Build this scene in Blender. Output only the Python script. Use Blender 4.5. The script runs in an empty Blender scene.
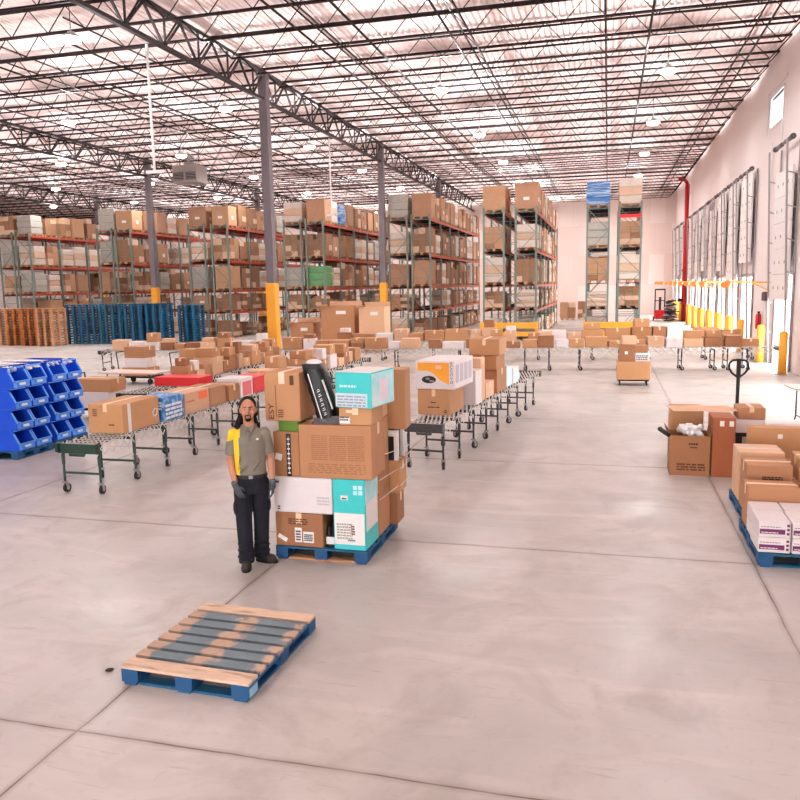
import bpy, bmesh, math, random
from mathutils import Vector, Matrix, Euler
PI = math.pi
rnd = random.Random(11)
scene = bpy.context.scene
COL = scene.collection
LABELS = {}

# ------------------------------------------------------------------ materials
def srgb(c):
    return tuple((x / 12.92 if x <= .04045 else ((x + .055) / 1.055) ** 2.4) for x in c)

MATS = {}
def mat(name, col, rough=.6, metal=0., vary=0., noise=0., nscale=6., spec=.5, emis=None, estr=0., bump=0., col2=None, fac=(.45, .6), stretch=None, alpha=None):
    """procedural surface: base colour with soft noise, an optional second colour and a per-object variation"""
    if name in MATS: return MATS[name]
    m = bpy.data.materials.new(name); m.use_nodes = True
    nt = m.node_tree; n = nt.nodes; l = nt.links
    b = n['Principled BSDF']
    b.inputs['Roughness'].default_value = rough
    b.inputs['Metallic'].default_value = metal
    b.inputs['Specular IOR Level'].default_value = spec
    c = (*srgb(col), 1)
    rgb = n.new('ShaderNodeRGB'); rgb.outputs[0].default_value = c
    out = rgb.outputs[0]
    tc = n.new('ShaderNodeTexCoord'); vec = tc.outputs['Object']
    if stretch:
        mp = n.new('ShaderNodeMapping'); mp.inputs['Scale'].default_value = stretch
        l.new(vec, mp.inputs[0]); vec = mp.outputs[0]
    if col2:
        ns = n.new('ShaderNodeTexNoise'); ns.inputs['Scale'].default_value = nscale; ns.inputs['Detail'].default_value = 4
        l.new(vec, ns.inputs['Vector'])
        mr = n.new('ShaderNodeMapRange'); mr.inputs[1].default_value = fac[0]; mr.inputs[2].default_value = fac[1]
        l.new(ns.outputs['Fac'], mr.inputs[0])
        mx = n.new('ShaderNodeMix'); mx.data_type = 'RGBA'
        l.new(mr.outputs[0], mx.inputs['Factor']); l.new(out, mx.inputs['A']); mx.inputs['B'].default_value = (*srgb(col2), 1)
        out = mx.outputs['Result']
    if noise or vary:
        hs = n.new('ShaderNodeHueSaturation'); l.new(out, hs.inputs['Color'])
        val = None
        if noise:
            n2 = n.new('ShaderNodeTexNoise'); n2.inputs['Scale'].default_value = nscale * 1.7; n2.inputs['Detail'].default_value = 3
            l.new(vec, n2.inputs['Vector'])
            m2 = n.new('ShaderNodeMapRange'); m2.inputs[3].default_value = 1 - noise; m2.inputs[4].default_value = 1 + noise
            l.new(n2.outputs['Fac'], m2.inputs[0]); val = m2.outputs[0]
        if vary:
            oi = n.new('ShaderNodeObjectInfo')
            m3 = n.new('ShaderNodeMapRange'); m3.inputs[3].default_value = 1 - vary; m3.inputs[4].default_value = 1 + vary * .6
            l.new(oi.outputs['Random'], m3.inputs[0])
            if val is None: val = m3.outputs[0]
            else:
                mm = n.new('ShaderNodeMath'); mm.operation = 'MULTIPLY'; l.new(val, mm.inputs[0]); l.new(m3.outputs[0], mm.inputs[1]); val = mm.outputs[0]
            m4 = n.new('ShaderNodeMapRange'); m4.inputs[3].default_value = .5 - vary * .05; m4.inputs[4].default_value = .5 + vary * .015
            l.new(oi.outputs['Random'], m4.inputs[0]); l.new(m4.outputs[0], hs.inputs['Hue'])
        l.new(val, hs.inputs['Value']); out = hs.outputs['Color']
    l.new(out, b.inputs['Base Color'])
    if bump:
        n5 = n.new('ShaderNodeTexNoise'); n5.inputs['Scale'].default_value = nscale * 4; l.new(vec, n5.inputs['Vector'])
        bp = n.new('ShaderNodeBump'); bp.inputs['Strength'].default_value = bump; bp.inputs['Distance'].default_value = .02
        l.new(n5.outputs['Fac'], bp.inputs['Height']); l.new(bp.outputs[0], b.inputs['Normal'])
    if emis:
        b.inputs['Emission Color'].default_value = (*srgb(emis), 1); b.inputs['Emission Strength'].default_value = estr
    if alpha is not None: b.inputs['Alpha'].default_value = alpha
    MATS[name] = m; return m

card = mat('cardboard', (.76, .56, .39), .75, vary=.16, noise=.08, nscale=2.5)
card_d = mat('cardboard_brown', (.65, .45, .30), .75, vary=.14, noise=.1, nscale=2.5)
card_l = mat('cardboard_light', (.88, .71, .57), .75, vary=.12, noise=.06, nscale=3)
card_in = mat('cardboard_inside', (.50, .33, .21), .8)
tapem = mat('packing_tape', (.93, .80, .66), .3)
white_card = mat('white_carton', (.93, .89, .89), .5, vary=.05, noise=.04, nscale=4)
turq = mat('turquoise_print', (.20, .78, .78), .4, noise=.07, nscale=5)
turq_l = mat('pale_turquoise', (.62, .90, .93), .4, noise=.05, nscale=6, col2=(.86, .96, .98), fac=(.4, .65))
green_c = mat('green_carton', (.36, .52, .09), .55, noise=.05)
orange_c = mat('orange_print', (.99, .66, .16), .5, noise=.04)
red_c = mat('red_carton', (.88, .16, .17), .5, vary=.08)
bluep = mat('blue_print_carton', (.16, .46, .76), .45, col2=(.55, .75, .88), nscale=9, fac=(.5, .62))
purple = mat('purple_print', (.46, .16, .38), .5)
ink = mat('black_ink', (.10, .07, .07), .6)
inkb = mat('brown_ink', (.38, .22, .14), .7)
paper = mat('paper_label', (.95, .93, .92), .5)
blackp = mat('black_plastic', (.06, .06, .07), .3, noise=.2, nscale=14, bump=.4)
plasticw = mat('white_plastic_film', (.95, .94, .95), .25, noise=.06, nscale=9, bump=.5)
bin_blue = mat('bin_blue', (.08, .33, .88), .38, noise=.06, nscale=3)
bin_edge = mat('bin_blue_light', (.34, .62, .97), .38)
steel = mat('grey_steel', (.62, .59, .59), .45, metal=.3)
darkst = mat('dark_steel', (.14, .095, .095), .7, spec=.25)
colm = mat('column_grey', (.47, .43, .45), .55, noise=.08, nscale=2)
yellow = mat('safety_yellow', (.97, .67, .20), .45, noise=.05)
orange_b = mat('rack_orange', (.70, .25, .15), .5, noise=.05)
rackg = mat('rack_green_grey', (.44, .50, .47), .5, noise=.06)
conv_g = mat('conveyor_green', (.12, .24, .20), .4)
conv_d = mat('conveyor_dark', (.20, .18, .19), .4)
zinc = mat('zinc_plated', (.84, .82, .80), .4, metal=.15)
rubber = mat('black_rubber', (.09, .08, .08), .6)
woodp = mat('pallet_wood', (.78, .58, .42), .8, vary=.12, noise=.2, nscale=4, stretch=(1, 6, 6))
wood_or = mat('pallet_orange_wood', (.72, .44, .22), .8, vary=.2, noise=.2, nscale=4, stretch=(1, 6, 6))
bluew = mat('pallet_blue', (.09, .35, .50), .65, vary=.2, noise=.25, nscale=5, stretch=(1, 5, 5))
bluew_d = mat('pallet_blue_deep', (.07, .31, .50), .6, noise=.15, nscale=6)
def worn_mat(name, paint, wood, cols):
    """painted board with the paint worn through over the stringers (bands across x)"""
    m = mat(name, paint, .75, noise=.18, nscale=3); nt = m.node_tree; n = nt.nodes; l = nt.links
    tc = [q for q in n if q.type == 'TEX_COORD'][0]; sp = n.new('ShaderNodeSeparateXYZ'); l.new(tc.outputs['Object'], sp.inputs[0])
    def mt(op, a, b=None):
        q = n.new('ShaderNodeMath'); q.operation = op
        for i_, v in enumerate((a, b)):
            if v is None: continue
            if isinstance(v, (int, float)): q.inputs[i_].default_value = v
            else: l.new(v, q.inputs[i_])
        return q.outputs[0]
    d = None
    for cx, w_ in cols:
        e = mt('SUBTRACT', mt('ABSOLUTE', mt('SUBTRACT', sp.outputs[0], cx)), w_); d = e if d is None else mt('MINIMUM', d, e)
    ns = n.new('ShaderNodeTexNoise'); ns.inputs['Scale'].default_value = 9; ns.inputs['Detail'].default_value = 6; l.new(tc.outputs['Object'], ns.inputs[0])
    v = mt('ADD', d, mt('MULTIPLY', mt('SUBTRACT', ns.outputs[0], .5), .34))
    mr = n.new('ShaderNodeMapRange'); mr.inputs[1].default_value = -.015; mr.inputs[2].default_value = .035; mr.inputs[3].default_value = .9; mr.inputs[4].default_value = .06; l.new(v, mr.inputs[0])
    hs = [q for q in n if q.type == 'HUE_SAT'][0]; src = hs.inputs['Color'].links[0].from_socket
    mx = n.new('ShaderNodeMix'); mx.data_type = 'RGBA'; l.new(mr.outputs[0], mx.inputs['Factor']); l.new(src, mx.inputs['A']); mx.inputs['B'].default_value = (*srgb(wood), 1)
    l.new(mx.outputs['Result'], hs.inputs['Color']); return m
wornb = worn_mat('pallet_worn_board', (.40, .48, .52), (.76, .63, .53), ((-.50, .10), (.02, .06), (.50, .03)))
wornw = mat('pallet_worn_wood', (.86, .74, .64), .8, noise=.22, nscale=3, col2=(.58, .48, .41), fac=(.55, .75), stretch=(1, 5, 5))
wallw = mat('wall_paint', (.93, .88, .87), .75, noise=.03, nscale=.3)
whitem = mat('white_metal', (.92, .90, .89), .5, noise=.03, nscale=1)
redpipe = mat('red_pipe', (.72, .06, .08), .4)
redm = mat('red_machine', (.85, .10, .12), .4)
wrapw = mat('shrink_wrap', (.86, .80, .75), .3, vary=.1, noise=.12, nscale=5, bump=.3)
wrapg = mat('grey_wrap', (.70, .68, .64), .3, vary=.15, noise=.2, nscale=6, bump=.3)
tote = mat('blue_tote_load', (.24, .46, .72), .4, noise=.2, nscale=3, col2=(.66, .76, .86), fac=(.5, .56), stretch=(.4, .4, 7))
lc1 = mat('stored_carton', (.73, .56, .43), .75, vary=.16, noise=.12, nscale=3)
lc2 = mat('stored_carton_dark', (.60, .44, .32), .75, vary=.14, noise=.12, nscale=3)
lc3 = mat('stored_carton_pale', (.84, .71, .60), .7, vary=.12, noise=.1, nscale=3)
greenl = mat('green_load', (.40, .62, .40), .5, noise=.15, nscale=5)
lampw = mat('lamp_lens', (1, 1, 1), .5, emis=(1, .98, .96), estr=24)
lamph = mat('lamp_housing', (.80, .78, .77), .4)
glassw = mat('window_pane_frosted', (.9, .97, 1), .1)
tabletop = mat('table_top', (.90, .80, .75), .4, noise=.04)

# ------------------------------------------------------------------ mesh builder
class MB:
    def __init__(s): s.v = []; s.f = []; s.mi = []
    def add(s, vs, fs, m=0):
        o = len(s.v); s.v += [tuple(v) for v in vs]
        s.f += [tuple(i + o for i in f) for f in fs]; s.mi += [m] * len(fs); return s
    def box(s, c, d, m=0, rz=0, M=None):
        x, y, z = d[0] / 2, d[1] / 2, d[2] / 2
        vs = [Vector((sx * x, sy * y, sz * z)) for sz in (-1, 1) for sy in (-1, 1) for sx in (-1, 1)]
        R = M if M is not None else Matrix.Rotation(rz, 3, 'Z')
        vs = [R @ v + Vector(c) for v in vs]
        return s.add(vs, [(0, 2, 3, 1), (4, 5, 7, 6), (0, 1, 5, 4), (2, 6, 7, 3), (0, 4, 6, 2), (1, 3, 7, 5)], m)
    def bb(s, x0, x1, y0, y1, z0, z1, m=0):
        return s.box(((x0 + x1) / 2, (y0 + y1) / 2, (z0 + z1) / 2), (x1 - x0, y1 - y0, z1 - z0), m)
    def bar(s, a, b, w, h=None, m=0):
        a = Vector(a); b = Vector(b); d = b - a; L = d.length; h = h or w
        if L < 1e-6: return s
        z = d / L; up = Vector((0, 0, 1)) if abs(z.z) < .95 else Vector((0, 1, 0))
        x = up.cross(z).normalized(); y = z.cross(x)
        M = Matrix((x, y, z)).transposed()
        return s.box((a + b) / 2, (w, h, L), m, M=M)
    def tube(s, a, b, r, n=8, m=0, r2=None, caps=True):
        a = Vector(a); b = Vector(b); d = (b - a); r2 = r if r2 is None else r2
        if d.length < 1e-6: return s
        z = d.normalized(); up = Vector((0, 0, 1)) if abs(z.z) < .95 else Vector((0, 1, 0))
        x = up.cross(z).normalized(); y = z.cross(x)
        vs = [a + (x * math.cos(2 * PI * i / n) + y * math.sin(2 * PI * i / n)) * r for i in range(n)]
        vs += [b + (x * math.cos(2 * PI * i / n) + y * math.sin(2 * PI * i / n)) * r2 for i in range(n)]
        fs = [(i, (i + 1) % n, n + (i + 1) % n, n + i) for i in range(n)]
        if caps: fs += [tuple(range(n - 1, -1, -1)), tuple(range(n, 2 * n))]
        return s.add(vs, fs, m)
    def path(s, pts, r, n=8, m=0):
        for a, b in zip(pts[:-1], pts[1:]): s.tube(a, b, r, n, m)
        return s
    def loft(s, rings, m=0, caps=True):
        """rings: list of equal-length vertex loops"""
        n = len(rings[0]); vs = [v for r in rings for v in r]; fs = []
        for k in range(len(rings) - 1):
            for i in range(n):
                j = (i + 1) % n; fs.append((k * n + i, k * n + j, (k + 1) * n + j, (k + 1) * n + i))
        if caps: fs += [tuple(range(n - 1, -1, -1)), tuple(range((len(rings) - 1) * n, len(rings) * n))]
        return s.add(vs, fs, m)
    def ell(s, c, r, m=0, M=None, seg=16, rings=10):
        c = Vector(c); vs = []; R = M or Matrix.Identity(3)
        if isinstance(r, (int, float)): r = (r, r, r)
        vs.append(c + R @ Vector((0, 0, -r[2])))
        for k in range(1, rings):
            t = -PI / 2 + PI * k / rings
            for i in range(seg):
                p = 2 * PI * i / seg
                vs.append(c + R @ Vector((r[0] * math.cos(t) * math.cos(p), r[1] * math.cos(t) * math.sin(p), r[2] * math.sin(t))))
        vs.append(c + R @ Vector((0, 0, r[2]))); fs = []
        for i in range(seg): fs.append((0, 1 + (i + 1) % seg, 1 + i))
        for k in range(rings - 2):
            for i in range(seg):
                a = 1 + k * seg + i; b = 1 + k * seg + (i + 1) % seg
                fs.append((a, b, b + seg, a + seg))
        t = len(vs) - 1
        for i in range(seg): fs.append((t, 1 + (rings - 2) * seg + i, 1 + (rings - 2) * seg + (i + 1) % seg))
        return s.add(vs, fs, m)
    def cap(s, a, b, r1, r2, m=0, n=14):
        """tapered capsule"""
        s.tube(a, b, r1, n, m, r2); s.ell(a, r1, m, seg=n, rings=8); s.ell(b, r2, m, seg=n, rings=8); return s
    def mesh(s, name, mats, smooth=False):
        me = bpy.data.meshes.new(name); me.from_pydata(s.v, [], s.f)
        for m in mats: me.materials.append(m)
        me.polygons.foreach_set('material_index', s.mi)
        if smooth: me.polygons.foreach_set('use_smooth', [True] * len(me.polygons))
        me.update(); return me
    def build(s, name, mats, parent=None, loc=(0, 0, 0), rot=(0, 0, 0), smooth=False, bevel=0):
        if not isinstance(mats, (list, tuple)): mats = [mats]
        return link(name, s.mesh(name, mats, smooth), parent, loc, rot, bevel)

def link(name, me, parent=None, loc=(0, 0, 0), rot=(0, 0, 0), bevel=0):
    o = bpy.data.objects.new(name, me); COL.objects.link(o); o.location = loc; o.rotation_euler = rot
    if parent: o.parent = parent
    if bevel:
        b = o.modifiers.new('bevel', 'BEVEL'); b.width = bevel; b.segments = 2; b.limit_method = 'ANGLE'
    return o
def tag(o, label=None, cat=None, group=None, kind=None):
    if label: o['label'] = label; LABELS.setdefault(label, []).append(o.name)
    if cat: o['category'] = cat
    if group: o['group'] = group
    if kind: o['kind'] = kind
    return o
def empty(name, loc=(0, 0, 0), rz=0, **k):
    o = bpy.data.objects.new(name, None); COL.objects.link(o); o.location = loc; o.rotation_euler = (0, 0, rz)
    o.empty_display_size = .1
    return tag(o, **k)
def kids(o): return [c for c in bpy.data.objects if c.parent == o]
def copy_tree(o, parent=None, cache=None):
    c = o.copy(); COL.objects.link(c)
    if parent: c.parent = parent
    for ch in (cache or kids)(o): copy_tree(ch, c, cache)
    return c
ORD = ['first', 'second', 'third', 'fourth', 'fifth', 'sixth', 'seventh', 'eighth', 'ninth', 'tenth', 'eleventh', 'twelfth', 'thirteenth',
       'fourteenth', 'fifteenth', 'sixteenth', 'seventeenth', 'eighteenth', 'nineteenth', 'twentieth']
ORD += ['twenty-' + w for w in ORD[:9]] + ['thirtieth'] + ['thirty-' + w for w in ORD[:9]] + ['fortieth']

# ------------------------------------------------------------------ camera (measured)
F_PX, YAW, PITCH, ROLL, CAM_H = 773.9, -.26257, .14616, .019822, 2.88
cy_, sy_, cp_, sp_ = math.cos(YAW), math.sin(YAW), math.cos(PITCH), math.sin(PITCH)
fwd = Vector((sy_ * cp_, cy_ * cp_, -sp_)); right = Vector((cy_, -sy_, 0)); down = fwd.cross(right)
r2 = right * math.cos(ROLL) + down * math.sin(ROLL); d2 = -right * math.sin(ROLL) + down * math.cos(ROLL)
cam = bpy.data.cameras.new('camera'); cam.lens = F_PX / 800 * 36; cam.sensor_width = 36; cam.clip_end = 300
co = bpy.data.objects.new('camera', cam); COL.objects.link(co)
co.matrix_world = Matrix.Translation((0, 0, CAM_H)) @ Matrix((r2, -d2, -fwd)).transposed().to_4x4()
scene.camera = co

# ------------------------------------------------------------------ floor
XW, YB, XL, YR = 5.56, 72., -56., -12.
ZD = 10.7
def floor_mat():
    m = bpy.data.materials.new('polished_concrete'); m.use_nodes = True; nt = m.node_tree; n = nt.nodes; l = nt.links
    b = n['Principled BSDF']
    tc = n.new('ShaderNodeTexCoord'); P = tc.outputs['Object']
    def noise(sc, det=4, dist=0., vec=None, rough=.5):
        x = n.new('ShaderNodeTexNoise'); x.inputs['Scale'].default_value = sc; x.inputs['Detail'].default_value = det
        x.inputs['Distortion'].default_value = dist; x.inputs['Roughness'].default_value = rough; l.new(vec or P, x.inputs['Vector']); return x.outputs['Fac']
    def rng(v, a, b_, c, d):
        x = n.new('ShaderNodeMapRange'); l.new(v, x.inputs[0])
        for i, q in enumerate((a, b_, c, d)): x.inputs[i + 1].default_value = q
        return x.outputs[0]
    def mix(f, a, b_):
        x = n.new('ShaderNodeMix'); x.data_type = 'RGBA'
        if isinstance(f, float): x.inputs['Factor'].default_value = f
        else: l.new(f, x.inputs['Factor'])
        for k, q in (('A', a), ('B', b_)):
            if isinstance(q, tuple): x.inputs[k].default_value = (*srgb(q), 1)
            else: l.new(q, x.inputs[k])
        return x.outputs['Result']
    def math_(op, a, b_=None):
        x = n.new('ShaderNodeMath'); x.operation = op
        for i, q in enumerate((a, b_)):
            if q is None: continue
            if isinstance(q, (int, float)): x.inputs[i].default_value = q
            else: l.new(q, x.inputs[i])
        return x.outputs[0]
    c = mix(rng(noise(.45, 5, .6), .38, .62, 0, 1), (.775, .745, .725), (.70, .68, .66))
    c = mix(rng(noise(1.6, 6, 1.5), .5, .72, 0, .45), c, (.655, .61, .58))
    mp = n.new('ShaderNodeMapping'); mp.inputs['Rotation'].default_value = (0, 0, .5); mp.inputs['Scale'].default_value = (.35, 1.6, 1); l.new(P, mp.inputs[0])
    c = mix(rng(noise(1.1, 6, 2., mp.outputs[0]), .54, .74, 0, .5), c, (.84, .80, .785))
    c = mix(rng(noise(14, 3, .5), .60, .78, 0, .25), c, (.60, .53, .50))
    c = mix(rng(noise(.8, 7, 1.2, None, .62), .52, .66, 0, .55), c, (.63, .60, .57))
    mp2 = n.new('ShaderNodeMapping'); mp2.inputs['Rotation'].default_value = (0, 0, -.7); mp2.inputs['Scale'].default_value = (.5, 5, 1); l.new(P, mp2.inputs[0])
    c = mix(rng(noise(2.2, 5, 3., mp2.outputs[0]), .63, .72, 0, .35), c, (.58, .53, .50))
    sx = n.new('ShaderNodeSeparateXYZ'); l.new(P, sx.inputs[0])
    wob = math_('MULTIPLY', math_('SUBTRACT', noise(1.3, 3), .5), .05)
    def joint(axis, off, per, w):
        v = math_('ADD', sx.outputs[axis], wob)
        v = math_('SUBTRACT', v, off - per / 2)
        v = math_('PINGPONG', v, per / 2)         # distance to the nearest multiple, shifted half a period
        v = math_('SUBTRACT', per / 2, v)
        return v
    dx = joint(0, -3.35, 4.84, 0); dy = joint(1, 4.04, 4.19, 0)
    d = math_('MINIMUM', dx, dy)
    halo = rng(d, .012, .05, .55, 0.)
    core = rng(d, .004, .010, .85, 0.)
    brk = rng(noise(2.3, 4), .35, .6, .55, 1.)
    c = mix(math_('MULTIPLY', halo, brk), c, (.56, .48, .42))
    c = mix(math_('MULTIPLY', core, brk), c, (.27, .21, .18))
    l.new(c, b.inputs['Base Color'])
    l.new(rng(noise(.9, 5, 1.), .35, .65, .30, .5), b.inputs['Roughness'])
    b.inputs['Specular IOR Level'].default_value = .5
    bp = n.new('ShaderNodeBump'); bp.inputs['Strength'].default_value = .06; bp.inputs['Distance'].default_value = .02
    l.new(noise(5, 6), bp.inputs['Height']); l.new(bp.outputs[0], b.inputs['Normal'])
    return m
MB().bb(XL, XW + .3, YR, YB + .3, -.2, 0).build('floor', floor_mat())['kind'] = 'structure'

# ------------------------------------------------------------------ walls and dock doors
DOORS = [(27.75, 2.2), (34.75, 3.55), (38.3, 2.85), (41.9, 3.3), (45.4, 2.5), (48.9, 3.4), (52.4, 2.9), (55.9, 3.3), (61.5, 3.0), (65.0, 3.3), (68.5, 2.9), (18.0, 3.3), (21.5, 2.9)]
DW, DH = 2.5, 3.0
def wall_right():
    m = MB(); ys = sorted(DOORS); y = YR; t = .3
    for (yc, _) in ys:
        m.bb(XW, XW + t, y, yc - DW / 2, 0, DH); y = yc + DW / 2
    m.bb(XW, XW + t, y, YB + .3, 0, DH)
    wy0, wy1, wz0, wz1 = 29.35, 31.4, 8.2, 9.2
    m.bb(XW, XW + t, YR, YB + .3, DH, wz0); m.bb(XW, XW + t, YR, YB + .3, wz1, ZD + .15)
    m.bb(XW, XW + t, YR, wy0, wz0, wz1); m.bb(XW, XW + t, wy1, YB + .3, wz0, wz1)
    tag(m.build('wall_right', wallw), kind='structure')
    w = MB(); w.bb(XW - .04, XW + .1, wy0 - .07, wy0, wz0 - .07, wz1 + .07).bb(XW - .04, XW + .1, wy1, wy1 + .07, wz0 - .07, wz1 + .07)
    w.bb(XW - .04, XW + .1, wy0, wy1, wz0 - .07, wz0).bb(XW - .04, XW + .1, wy0, wy1, wz1, wz1 + .07)
    o = tag(w.build('window_1', whitem), kind='structure')
    g = bpy.data.materials.new('window_glass'); g.use_nodes = True; gb = g.node_tree.nodes['Principled BSDF']
    gb.inputs['Transmission Weight'].default_value = 1; gb.inputs['Roughness'].default_value = 0.; gb.inputs['IOR'].default_value = 1.1
    gb.inputs['Base Color'].default_value = (.9, 1, 1, 1)
    MB().bb(XW + .05, XW + .06, wy0, wy1, wz0, wz1).build('window_pane', g, o)
wall_right()
def wall_back():
    m = bpy.data.materials.new('back_wall_panels'); m.use_nodes = True; nt = m.node_tree; n = nt.nodes; l = nt.links
    tc = n.new('ShaderNodeTexCoord'); mp = n.new('ShaderNodeMapping'); l.new(tc.outputs['Object'], mp.inputs[0])
    mp.inputs['Rotation'].default_value = (PI / 2, 0, 0)
    br = n.new('ShaderNodeTexBrick'); l.new(mp.outputs[0], br.inputs[0]); br.offset = .37
    br.inputs['Scale'].default_value = 1; br.inputs['Brick Width'].default_value = 1.3; br.inputs['Row Height'].default_value = 2.6
    br.inputs['Mortar Size'].default_value = .02
    br.inputs['Color1'].default_value = (*srgb((.90, .84, .81)), 1); br.inputs['Color2'].default_value = (*srgb((.86, .765, .73)), 1); br.inputs['Mortar'].default_value = (*srgb((.84, .77, .74)), 1)
    l.new(br.outputs[0], n['Principled BSDF'].inputs['Base Color']); n['Principled BSDF'].inputs['Roughness'].default_value = .8
    tag(MB().bb(XL - .3, XW + .3, YB, YB + .3, 0, ZD + .15).build('wall_back', m), kind='structure')
wall_back()
tag(MB().bb(XL - .3, XL, YR, YB, 0, ZD + .15).build('wall_left', wallw), kind='structure')
def wall_rear():
    m = MB(); x = XL - .3                                   # unseen doorways, added behind the camera to let daylight in as fill
    for a, b in ((-14.5, -10.), (-8., -3.5), (-1.5, 3.)):
        m.bb(x, a, YR - .3, YR, 0, 4.4); x = b
    m.bb(x, XW + .3, YR - .3, YR, 0, 4.4).bb(XL - .3, XW + .3, YR - .3, YR, 4.4, ZD + .15)
    tag(m.build('wall_rear', wallw), kind='structure')
wall_rear()

def door(i, yc, zb):
    d = empty(f'door_{i}', (XW, yc, 0), kind='structure')
    fr = MB()
    for s in (-1, 1): fr.bb(-.06, .3, s * DW / 2 - .06, s * DW / 2 + .06, 0, DH + .06)
    fr.bb(-.06, .3, -DW / 2 - .06, DW / 2 + .06, DH - .02, DH + .1); fr.build('door_frame', steel, d)
    # the raised panel stands off the wall on its lift tracks
    top = min(zb + 4.1, 6.95); p = MB(); k = 5; h = (top - zb) / k
    for j in range(k): p.bb(-.21, -.15, -DW / 2 - .03, DW / 2 + .03, zb + j * h + .008, zb + (j + 1) * h - .008)
    for j in range(k):
        for s in (-.75, 0, .75): p.bb(-.225, -.21, s - .03, s + .03, zb + (j + .5) * h - .08, zb + (j + .5) * h + .02, 1)
    p.build('door_panel', [whitem, steel], d)
    for s in (-1, 1):
        t = MB(); y = s * (DW / 2 + .10)
        t.bar((-.16, y, 0), (-.42, y, 7.05), .05, .07); t.bar((-.05, y, 0), (-.05, y, 7.1), .05, .06)
        for z in range(1, 7): t.bar((-.05, y, z), (-.16 - .26 * z / 7, y, z + .1), .035)
        t.build('lift_track', steel, d)
    sh = MB(); sh.tube((-.25, -DW / 2 - .2, 7.12), (-.25, DW / 2 + .2, 7.12), .03, 8)
    for s in (-1, 1): sh.tube((-.25, s * DW / 2 - .05, 7.12), (-.25, s * DW / 2 + .05, 7.12), .09, 12); sh.tube((-.25, s * .25, 7.12), (-.25, s * .9, 7.12), .07, 10)
    sh.build('spring_shaft', mat('shaft_grey', (.36, .33, .34), .5), d)
    return d
for i, (yc, zb) in enumerate(sorted(DOORS)): door(i + 1, yc, zb)

# ------------------------------------------------------------------ roof
def deck():
    m = MB(); pitch = .19; x = XL; prof = []
    while x < XW + .3:
        prof += [(x, ZD), (x + .11, ZD), (x + .13, ZD + .05), (x + .17, ZD + .05)]; x += pitch
    vs = [(px, y, pz) for y in (YR, YB + .3) for (px, pz) in prof]; n = len(prof)
    m.add(vs, [(i, i + 1, n + i + 1, n + i) for i in range(n - 1)])
    m.bb(XL, XW + .3, YR, YB + .3, ZD + .1, ZD + .2)
    dk = mat('roof_deck', (.97, .885, .87), .6)
    tag(m.build('ceiling', dk), kind='structure')
deck()
JY0, JS = 26.75, 1.8625
GX = [-12., -26.3, -40.6, -54.9]
COLY = [11.85, 26.75, 41.65, 56.55]
ZT, ZB = 10.6, 9.93       # joist chords
def joist_mesh(L, name):
    m = MB(); n = round(L / 1.22); p = L / n
    for dx in (-.035, .035): m.bar((0, dx, ZT), (L, dx, ZT), .042, .06)
    m.bar((p * .5, 0, ZB), (L - p * .5, 0, ZB), .07, .045)
    m.bar((p * .5, 0, ZB), (0, 0, ZT), .04)
    m.bar((L - p * .5, 0, ZB), (L, 0, ZT), .04)
    for k in range(n):
        a = k * p; c = (k + .5) * p
        if k: m.bar((a, 0, ZT), (c, 0, ZB), .022)
        if k < n - 1: m.bar((c, 0, ZB), (a + p, 0, ZT), .022)
    return m.mesh(name, [darkst])
spans = [(GX[0], XW), (GX[1], GX[0]), (GX[2], GX[1]), (GX[3], GX[2])]
jm = [joist_mesh(b - a - .02, 'ceiling_joist') for a, b in spans]
for k in range(-13, 25):
    y = JY0 + k * JS
    if y > YB - .3: break
    for (a, b), me in zip(spans, jm):
        if a < -39 and (y < 30): continue
        if a < -26 and y < 9: continue
        o = link('ceiling_joist', me, loc=(a + .01, y, 0)); o['kind'] = 'structure'
for gx in GX[:4]:
    for q in range(-2, 4):
        y0 = JY0 + q * 14.9; y1 = min(y0 + 14.9, YB)
        if gx < -26.5 and y0 < 26: continue
        if gx < -13 and y0 < 10: continue
        g = MB(); g.bb(-.09, .09, y0, y1, 10.44, 10.54); g.bb(-.07, .07, y0, y1, 9.50, 9.60)
        n = int((y1 - y0) / JS + .5); yy = y0
        for k in range(n):
            ya = y0 + k * JS; yb = min(ya + JS, y1); ym = (ya + yb) / 2
            g.bar((0, ya, 10.45), (0, ym, 9.55), .065, .05); g.bar((0, ym, 9.55), (0, yb, 10.45), .065, .05)
            g.bar((.04, ym, 9.55), (.04, ym, 10.45), .05)
        tag(g.build('ceiling_girder', mat('girder_steel', (.24, .21, .22), .6, spec=.3), loc=(gx, 0, 0)), kind='structure')
# bridging lines across the joists
for x in (4.2, -.2, -4.45, -8.4, -15.0, -18.6, -22.6, -29.6, -33.6, -37.4):
    y0 = -10 if x > -12 else (20 if x > -26 else 36)
    b = MB(); b.bar((x, y0, ZB), (x, YB - .2, ZB), .045); b.bar((x, y0, ZT - .03), (x, YB - .2, ZT - .03), .04)
    if x in (-4.45, -8.4, -18.6, -33.6): b.bar((x + .55, y0, ZB), (x + .55, YB - .2, ZB), .035)
    tag(b.build('ceiling_bridging', darkst), kind='structure')
# sprinkler mains under the joists
for x in (1.0, -6.7, -16.4, -24.4, -31):
    y0 = -5 if x > -12 else 24
    tag(MB().tube((x, y0, ZB - .12), (x, YB - .3, ZB - .12), .035, 8).build('sprinkler_pipe', darkst), 'thin dark sprinkler pipe under the joists, ' + {1.0: 'rightmost, above the dock aisle', -6.7: 'above the centre rack', -16.4: 'just left of the main girder line', -24.4: 'right of the second girder', -31: 'leftmost, above the far racks'}[x], 'pipe', kind='structure')

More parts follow.
